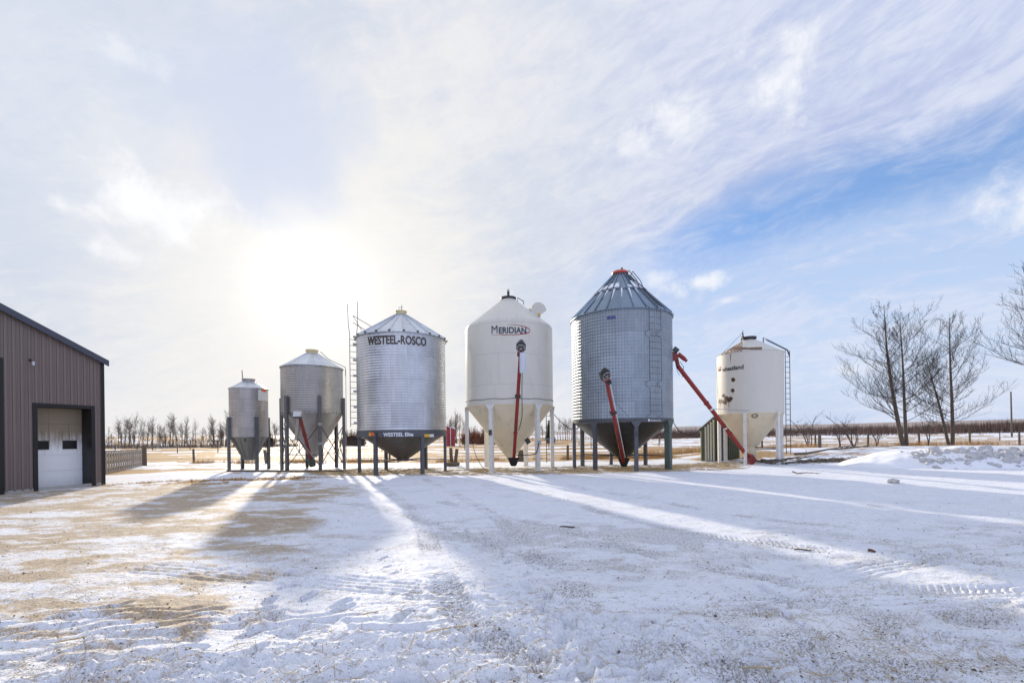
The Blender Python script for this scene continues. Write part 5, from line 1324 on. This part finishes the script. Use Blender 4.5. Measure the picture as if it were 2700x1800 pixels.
# ================================================================== FENCES, POSTS, FAR BUILDINGS
def wire_fence(p, q, step, h, pr, label, wires=3, wr=.012, wood='post_wood', jitter=.06, seed=0):
    rng_ = random.Random(seed); p, q = Vector(p), Vector(q); L = (q - p).length; n = max(2, int(L / step))
    f = thing('wire_fence', (p.x, p.y, 0), label, 'fence', 'wire fences')
    tops = []
    for i in range(n + 1):
        c = p + (q - p) * (i / n); z = gz(c.x, c.y); hh = h * rng_.uniform(.88, 1.08); dx = rng_.uniform(-jitter, jitter)
        m = MB(); m.tube([(c.x, c.y, z - .1), (c.x + dx, c.y, z + hh)], [pr, pr * .85], 6); m.build('post', MAT[wood], f); tops.append(Vector((c.x + dx * .6, c.y - pr, z)))
    for w in range(wires):
        zz = h * (.3 + .6 * w / max(1, wires - 1)); m = MB()
        pts = []
        for a, b in zip(tops[:-1], tops[1:]): pts += [a + UP * zz, (a + b) / 2 + UP * (zz - .04)]
        pts.append(tops[-1] + UP * zz); m.tube(pts, wr, 4); m.build('wire', MAT['wire'], f)
    return f
wire_fence((-30, 36, 0), (-9, 33.5, 0), 5.2, 1.05, .085, 'wire fence on thick posts behind the two smaller bins', 2, .014, seed=1)
wire_fence((-62, 62, 0), (16, 60, 0), 5.5, 1.3, .06, 'thin wire fence crossing the striped field behind the bins', 3, .016, seed=2)
wire_fence((-75, 86, 0), (34, 82, 0), 7.0, 1.4, .07, 'farthest wire fence in the striped field', 2, .02, seed=3)
wire_fence((17, 39.5, 0), (66, 43, 0), 4.6, 1.5, .09, 'wire fence with grey posts behind the poplars', 3, .012, seed=4)
wire_fence((20, 62, 0), (84, 66, 0), 6.5, 1.3, .07, 'wire fence in the snowy field before the brushy rise', 3, .016, seed=5)
def post(px, pyb, pyt, D, r, label, name='fence_post', lean=0.0):
    p = pt(px, pyb, D); z = gz(p.x, D); t_ = pt(px + lean, pyt, D); m = MB(); m.tube([(p.x, D, z - .15), (t_.x, D, t_.z)], [r, r * .85], 8); return tag(m.build(name, MAT['post_wood'], None), label, 'post')
post(2161, 1191, 1146, 35, .13, 'thick short gatepost standing by the leaning sapling')
post(1497, 1222, 1173, 33, .1, 'short grey post just behind the front leg of the tallest bin')
post(704, 1222, 1186, 33, .13, 'leaning grey post behind the smallest bin leg', lean=-6)
post(1373, 1224, 1186, 32, .22, 'pointed old post behind the boot of the white bin')
v_ = thing('leaning_posts', tuple(gnd(1193, 1229)), 'two weathered posts leaning apart in a V behind the bins', 'posts')
v0 = gnd(1193, 1228)
for dx, ty in ((-4.5, 1180), (12, 1183)):
    t_ = pt(1193 + dx, ty, v0.y); m = MB(); m.tube([v0 + Vector((dx * .012, 0, -.05)), t_], [.11, .1], 8); m.build('post', MAT['post_wood'], v_)
m = MB(); m.lathe([(.25, .0), (.42, .03), (.46, .13), (.42, .23), (.25, .25)], (v0.x, v0.y), 20); m.build('tyre_base', MAT['post_wood'], v_)
m = MB(); p = pt(2668, 1150, 100); z = gz(p.x, 100); m.tube([(p.x, 100, z), (p.x - .1, 100, pt(2667, 1032, 100).z)], [.17, .12], 8); tag(m.build('utility_pole', MAT['post_wood'], None), 'tall bare utility pole standing before the brushy rise', 'pole')
# red and white shed far off
q = pt(1187, 1153, 92); zg = gz(q.x, 92); rs_ = thing('shed', (q.x, 92, zg), 'small far shed with red ribbed wall and white end', 'shed')
xw, xe, xr = pt(1172, 1150, 92).x, pt(1180, 1150, 91).x, pt(1200, 1150, 96).x
zt_a, zt_b = pt(1180, 1124, 91).z, pt(1200, 1131.5, 96).z
m = MB(); m.add([(xw, 92, zg - .2), (xe, 91, zg - .2), (xe, 91, zt_a), (xw, 92, zt_a), (xw, 92.3, zg - .2), (xe, 91.3, zg - .2), (xe, 91.3, zt_a), (xw, 92.3, zt_a)], [(0, 1, 2, 3), (7, 6, 5, 4), (0, 3, 7, 4), (2, 6, 7, 3)]); m.build('end_wall', MAT['barn_white'], rs_, smooth=False)
dv = Vector((xr - xe, 5, 0)); L = dv.length; dv.normalize(); n_ = Vector((dv.y, -dv.x, 0))
m = MB(); m.prism([(0, zg - .2), (L, zg - .2), (L, zt_b), (0, zt_a)], Vector((xe, 91, 0)), dv, UP, -n_, .2)
for i in range(7): x = L * (i + .5) / 7; zz = zt_a + (zt_b - zt_a) * x / L; m.prism([(x - .08, zg), (x + .08, zg), (x + .08, zz), (x - .08, zz)], Vector((xe, 91, 0)) + n_ * .001, dv, UP, n_, .07)
m.build('wall', MAT['barn_red'], rs_, smooth=False)
m = MB(); m.prism([(L * .27, zg), (L * .36, zg), (L * .36, zt_a - .15), (L * .27, zt_a - .12)], Vector((xe, 91, 0)) + n_ * .08, dv, UP, n_, .03); m.build('door', MAT['barn_white'], rs_, smooth=False)
m = MB(); vs = [Vector((xw - .3, 92, zt_a + .02)), Vector((xe + .05, 90.7, zt_a + .02)), Vector((xr + .1, 95.8, zt_b + .02)), Vector((xw + 1.5, 97, zt_b + .3))]; m.add([*vs, *[v + UP * .12 for v in vs]], [(0, 3, 2, 1), (4, 5, 6, 7), (0, 1, 5, 4), (1, 2, 6, 5), (2, 3, 7, 6), (3, 0, 4, 7)]); m.build('roof', MAT['barn_white'], rs_, smooth=False)
# blue tank far off
q = pt(1452, 1147, 105); zg = gz(q.x, 105); bt = thing('fuel_tank', (q.x, 105, zg), 'small blue tank on a stand far behind the white bin', 'tank')
m = MB(); m.tube([(q.x - 1.0, 105, zg + .9), (q.x + 1.0, 105, zg + .9)], .6, 14); m.build('tank_shell', MAT['blue_tank'], bt)
for sx in (-.7, .7):
    m = MB(); m.box((q.x + sx, 105, zg + .15), (.12, .9, .5)); m.build('stand', MAT['iron'], bt, smooth=False)
# low wagon at the windbreak
q = pt(573, 1176, 100); zg = gz(q.x, 100); bw = thing('hay_rack', (q.x, 100, zg), 'low dark feed rack standing by the windbreak trees', 'feed rack')
m = MB()
for k in range(3): m.box((q.x, 100, zg + .35 + .3 * k), (1.9, .9, .12))
for sx in (-.9, 0, .9): m.box((q.x + sx, 99.5, zg + .45), (.1, .08, 1.0))
m.build('rack_body', MAT['post_wood'], bw, smooth=False)

# ================================================================== SNOW PILE, LUMPS, BRANCHES
sp0, sp1 = gnd(2400, 1238), gnd(2690, 1240)
cx_, cy_ = pt(2540, 1200, 22.5).x, 22.6
pile = thing('snow_pile', (cx_, cy_, 0), 'dirty heap of ploughed snow chunks below the poplars', 'snow pile')
nx, ny = 120, 50; vs, fs = [], []
X, Y = np.meshgrid(np.linspace(-5.2, 6.5, nx), np.linspace(-2.2, 4.6, ny))
e = np.maximum(0, 1 - np.where(X < 0, (X / 5.0) ** 2, (X / 6.4) ** 2) - np.where(Y < .8, ((Y - .8) / 2.9) ** 2, ((Y - .8) / 3.7) ** 2))
Hh = .95 * e ** .75 * (.8 + .4 * fbm(X / 1.5, Y / 1.5, 3, 111)) + (fbm(X / .35, Y / .35, 3, 113) - .5) * .16 * np.minimum(1, e * 4) * (Y < 1.2)
Zp = gzv(X + cx_, Y + cy_) + Hh - .06
m = MB(); m.add([(cx_ + a, cy_ + b, c) for a, b, c in zip(X.ravel(), Y.ravel(), Zp.ravel())], [(j * nx + i, j * nx + i + 1, (j + 1) * nx + i + 1, (j + 1) * nx + i) for j in range(ny - 1) for i in range(nx - 1)])
DIRTYSNOW = paint('dirty_snow', (.55, .54, .53), .8, 0, .25, 2.2, dirt=(.24, .20, .16), dirt_amt=.85, bump=.6, bscale=12)
m.build('mound', SNOW, pile, ang=80)
rg = random.Random(17)
def chunk(mm, c, s, rg):
    import bmesh
    bm = bmesh.new(); bmesh.ops.create_icosphere(bm, subdivisions=2, radius=1)
    ax = [rg.uniform(.7, 1.3) * s, rg.uniform(.6, 1.1) * s, rg.uniform(.7, 1.2) * s]; ph = rg.uniform(0, 50)
    vs = []
    for v in bm.verts:
        k = 1 + .55 * (math.sin(v.co.x * 3 + ph) * math.sin(v.co.y * 4 + ph * 2) * math.cos(v.co.z * 3 + ph)) + rg.uniform(-.20, .20)
        vs.append((c[0] + v.co.x * ax[0] * k, c[1] + v.co.y * ax[1] * k, c[2] + v.co.z * ax[2] * k))
    fs = [tuple(v.index for v in f.verts) for f in bm.faces]; bm.free(); mm.add(vs, fs)
m = MB()
for i in range(420):
    x = rg.uniform(-2.8, 5.6); y = rg.triangular(-2.05, .55, -1.0); ex = 1 - (x / 6.4) ** 2 - ((y - .8) / 2.9) ** 2
    if ex < -.02: continue
    i_, j_ = int((x + 5.2) / 11.7 * (nx - 1)), int((y + 2.2) / 6.8 * (ny - 1))
    chunk(m, (cx_ + x, cy_ + y, Zp[j_, i_] - .02), rg.choice([.03, .04, .05, .06, .07, .09, .12, .17, .26]), rg)
o = m.build('snow_chunks', DIRTYSNOW, pile, ang=50); tag(o, None, None, None, 'stuff')
q = gnd(2358, 1273); m = MB(); chunk(m, (q.x, q.y, .06), .13, random.Random(2)); chunk(m, (q.x + .09, q.y + .04, .05), .08, random.Random(5)); tag(m.build('snow_lump', DIRTYSNOW, None, ang=50), 'lone grey lump of snow lying out on the packed yard', 'snow lump')
# fallen branches
def branch(px0, py0, px1, py1, r, seed, label, n=5, D=None, h=.1):
    rg_ = random.Random(seed); a, b = gnd(px0, py0), gnd(px1, py1); a.z, b.z = gz(a.x, a.y) + r, gz(b.x, b.y) + r + h
    m = MB(); pts = [a.lerp(b, i / 6) + Vector((0, rg_.uniform(-.1, .1), rg_.uniform(0, .12))) for i in range(7)]; m.tube(pts, [r * (1 - .8 * i / 6) for i in range(7)], 7)
    for j in range(n):
        i = rg_.randint(1, 5); d = (b - a).normalized(); d = (d + Vector((rg_.uniform(-.3, .3), rg_.uniform(-.6, .6), rg_.uniform(-.02, .12)))).normalized(); L = (b - a).length * rg_.uniform(.15, .35)
        m.tube([pts[i], pts[i] + d * L * .5, pts[i] + d * L + Vector((0, 0, .05))], [r * .45, r * .3, r * .1], 5)
    tag(m.build('fallen_branch', MAT['bark'], None), label, 'branch', 'fallen branches')
branch(2095, 1212, 2265, 1203, .085, 1, 'longest fallen limb with a fork lying on snow past the wheatland bin', 6, h=.12)
branch(2010, 1223, 2130, 1217, .09, 2, 'thick dark fallen limb lying at the white bin legs', 6)
branch(2070, 1226, 2180, 1219, .05, 3, 'thin fallen branch in front of the longest limb', 8)
branch(2200, 1204, 2340, 1202, .05, 4, 'slim fallen branch pointing toward the snow pile', 7)
branch(2020, 1226, 2075, 1225, .10, 5, 'short broken branch lying close to the white bin foot', 5)
branch(2092, 1250, 2160, 1256, .03, 6, 'crooked black twig lying on the snow below the fallen limbs', 4, h=0)
def stick(pa, pb, r, label, mat='strawm', name='straw_stalk'):
    a, b = gnd(*pa), gnd(*pb); m = MB(); pts = []
    hs = [gz(*(a.lerp(b, i / 8)).xy) for i in range(9)]; za, zb_ = hs[0], hs[-1]; up_ = max(h - (za + (zb_ - za) * i / 8) for i, h in enumerate(hs))
    for i in range(6):
        p = a.lerp(b, i / 5); pts.append((p.x, p.y, za + (zb_ - za) * i / 5 + up_ * .7 + r + .006 * math.sin(i)))
    m.tube(pts, [r, r, r, r, r * .9, r * .7], 6); tag(m.build(name, MAT[mat], None), label, 'stalk' if mat == 'strawm' else 'stick', 'single stalks and sticks on the snow')
stick((1123, 1678), (1262, 1645), .0065, 'longest pale stalk lying slantwise on the churned snow')
stick((1952, 1757), (2060, 1770), .006, 'pale stalk lying nearest the camera on bluish snow')
stick((950, 1620), (998, 1612), .006, 'short pale stick lying on smooth lit snow')
stick((1476, 1388), (1516, 1391), .016, 'short dark stick beside the brown patch of bare ground', 'bark', 'stick')
stick((2290, 1452), (2308, 1456), .02, 'reddish bark scrap beside the lit strip of snow', 'rust', 'bark_scrap')
stick((2095, 1450), (2140, 1452), .012, 'thin dark twig beside the lit strip of snow', 'bark', 'stick')
stick((150, 1695), (310, 1675), .007, 'long thin straw stem across the ridged snow near the barn side')

# ================================================================== SKY AND LIGHT
def build_sky():
    w = bpy.data.worlds.new('World'); scene.world = w; w.use_nodes = True
    g = G(w.node_tree); bg = w.node_tree.nodes['Background']
    tc = g.new('ShaderNodeTexCoord'); d = g.v('NORMALIZE', tc.outputs['Generated'])
    x, y, z = g.xyz(d)
    sky = g.new('ShaderNodeTexSky', sky_type='NISHITA'); sky.sun_disc = False
    sky.sun_elevation = SUN_EL; sky.sun_rotation = SUN_AZ % (2 * PI); sky.air_density = 1.0; sky.dust_density = .6; sky.ozone_density = 2.0
    def dirv(px, py): p = pt(px, py, 1.0) - Vector((0, 0, CAMZ)); return p.normalized()
    S = .12; K = 1 / S
    def c3(r, g_, b_): return (r * K, g_ * K, b_ * K)
    def cn(v): return g.m('SUBTRACT', v, .5)
    def MUL(a, b): return g.m('MULTIPLY', a, b)
    def ADD(a, b): return g.m('ADD', a, b)
    sd = g.dot(d, tuple(SUN))
    # the sheet of high cloud is combed along one great circle
    A, Bp = dirv(2700, 345), dirv(1720, 665); n = A.cross(Bp).normalized()
    if n.z < 0: n = -n
    T = (A - Bp).normalized()
    b0 = g.dot(d, tuple(n)); al = g.dot(d, tuple(T)); cr3 = g.dot(d, tuple(n.cross(T)))
    bend = MUL(cn(g.noise(d, 1.6, 3)), .22)
    bb = ADD(b0, bend)
    wisp = g.noise(g.comb(MUL(al, 1.8), MUL(bb, 7.0), MUL(cr3, 1.8)), 1.0, 7, .6, .35)
    comb_ = g.noise(g.comb(MUL(al, 6.5), MUL(bb, 26.0), MUL(cr3, 6.5)), 1.0, 7, .66, .8)
    ripple = g.noise(g.comb(MUL(al, 30.0), MUL(bb, 62.0), MUL(cr3, 30.0)), 1.0, 5, .62, .6)
    bil = g.noise(d, 2.6, 8, .56, .35); rag = g.noise(d, 13.0, 9, .62, .25)
    tex = ADD(ADD(MUL(wisp, .42), MUL(comb_, .38)), MUL(ripple, .20))
    b = ADD(b0, ADD(ADD(MUL(cn(wisp), .10), MUL(cn(comb_), .075)), ADD(MUL(cn(rag), .03), MUL(cn(bil), .05))))
    away = g.ss(sd, .93, .66)
    edge = g.ss(b, .075, -.02); low = g.ss(b, -.02, -.10)
    streak = g.ss(tex, .42, .60)
    clear = MUL(edge, away)
    clear = MUL(clear, g.m('SUBTRACT', 1.0, MUL(low, ADD(.08, MUL(streak, .62)))))
    clear = MUL(clear, g.m('SUBTRACT', 1.0, MUL(MUL(g.m('SUBTRACT', 1.0, low), streak), .30)))
    clear = MUL(clear, g.m('SUBTRACT', 1.0, MUL(g.ss(z, .16, .0), .55)))
    lav = g.mix(g.ss(tex, .38, .62), c3(.46, .53, .77), c3(.69, .735, .875))
    lt = ADD(ADD(MUL(bil, .48), MUL(rag, .22)), ADD(MUL(comb_, .20), MUL(ripple, .10)))
    grey = g.mix(g.ss(lt, .40, .62), c3(.63, .68, .785), c3(.815, .815, .83))
    side = g.ss(ADD(x, MUL(cn(bil), .5)), -.05, .50)
    sheet = g.mix(side, grey, lav)
    sheet = g.mix(MUL(g.ss(ADD(sd, MUL(cn(tex), .10)), .90, 1.0), .8), sheet, c3(.90, .875, .83))
    sheet = g.mix(MUL(MUL(g.ss(z, .17, .02), g.ss(sd, .55, .9)), .5), sheet, c3(.93, .885, .83))
    h1 = g.ss(ADD(g.dot(d, tuple(dirv(655, 300))), MUL(cn(bil), .06)), .980, .999)
    sheet = g.mix(MUL(h1, .8), sheet, c3(.60, .665, .83))
    h2 = g.ss(ADD(g.dot(d, tuple(dirv(-60, 200))), MUL(cn(bil), .12)), .94, 1.0)
    sheet = g.mix(MUL(h2, .35), sheet, c3(.62, .70, .85))
    sheet = g.mix(MUL(g.ss(y, .25, -.6), .8), sheet, c3(.66, .76, 1.12))
    blue = g.mix(.5, g.v('MULTIPLY', sky.outputs['Color'], (1.0, 1.15, 1.45)), c3(.27, .47, .84))
    pale = g.mix(g.ss(z, .36, .02), c3(.48, .625, .88), c3(.66, .78, .92))
    blue = g.mix(MUL(low, .85), blue, pale)
    col = g.mix(clear, sheet, blue)
    for px, py, r, a, st in ((400, 535, .15, .95, .42), (250, 655, .085, .8, .42), (160, 540, .06, .8, .45), (2068, 110, .060, .85, 1.8), (2085, 285, .04, .65, 1.6), (1800, 325, .085, .75, .50), (1660, 400, .09, .5, .45),
                             (1840, 745, .06, .8, .40), (1735, 737, .05, .55, .40), (1915, 792, .03, .45, .35), (2710, 520, .085, .9, .62), (2250, 975, .05, .4, .35), (330, 150, .07, .4, .5)):
        c = dirv(px, py); right = Vector((c.y, -c.x, 0)).normalized(); upv = right.cross(c)
        e1 = g.m('DIVIDE', g.dot(d, tuple(right)), r); e2 = g.m('DIVIDE', g.dot(d, tuple(upv)), r * st)
        q = g.m('SQRT', ADD(MUL(e1, e1), MUL(e2, e2)))
        den = ADD(g.m('SUBTRACT', 1.0, q), ADD(MUL(cn(rag), 3.2), MUL(cn(bil), 1.2)))
        f = MUL(MUL(g.ss(den, .05, 1.15), a), MUL(g.ss(q, 1.75, .9), g.m('GREATER_THAN', g.dot(d, tuple(c)), 0.0)))
        col = g.mix(f, col, c3(.94, .945, .96))
    for k, amp, tint in ((900, 1.6, (1, .97, .92)), (190, .26, (1, .96, .88)), (40, .055, (1, .93, .84))):
        pw = g.m('POWER', g.m('MAXIMUM', sd, 0.0), float(k)); col = g.v('ADD', col, g.v('SCALE', c3(*[amp * t for t in tint]), pw))
    g.put(bg.inputs['Color'], col); bg.inputs['Strength'].default_value = S
    w.cycles.sampling_method = 'MANUAL'; w.cycles.sample_map_resolution = 1024
build_sky()
sl = bpy.data.lights.new('sun', 'SUN'); sl.energy = 4.4; sl.angle = rad(1.2); sl.color = (1.0, .88, .71)
so_ = bpy.data.objects.new('sun', sl); COL.objects.link(so_); so_.rotation_euler = SUN.to_track_quat('Z', 'Y').to_euler()

scene.view_settings.view_transform = 'Standard'; scene.view_settings.look = 'None'
scene.view_settings.exposure = 0.08; scene.view_settings.gamma = 1.0
scene.render.engine = 'CYCLES'
scene.cycles.max_bounces = 6; scene.cycles.diffuse_bounces = 3; scene.cycles.glossy_bounces = 3
scene.cycles.sample_clamp_indirect = 6.0
try:
    scene.cycles.use_denoising = True; scene.cycles.denoiser = 'OPENIMAGEDENOISE'
except Exception: pass

# fittings that ride on another part hang one level deeper
HOST = {'lid_handle': 'lid', 'lid_lever': 'lid', 'lid_knob': 'lid', 'lid_vent': 'lid', 'vent_latch': 'roof_vent', 'ladder_bracket': 'ladder', 'roof_snow': 'roof', 'painted_ring': 'hopper', 'hopper_slot': 'hopper', 'inspection_hatch': 'hopper',
        'maker_lettering': 'wall', 'model_lettering': 'base_band', 'dealer_lettering': 'base_band', 'dealer_emblem': 'base_band', 'clamp': 'tube', 'lift_hook': 'tube', 'reflective_band': 'tube', 'side_rail': 'tube', 'lamp_cover': 'yard_light', 'notice_board': 'wall', 'emblem': 'wall'}
for root in [o for o in COL.objects if o.type == 'EMPTY' and o.parent is None]:
    kids = {}
    for c in root.children: kids.setdefault(c.name.split('.')[0], c)
    for c in list(root.children):
        h = kids.get(HOST.get(c.name.split('.')[0], ''))
        if h is not None: c.parent = h
    nb_ = kids.get('notice_board'); ws_ = kids.get('warning_sticker')
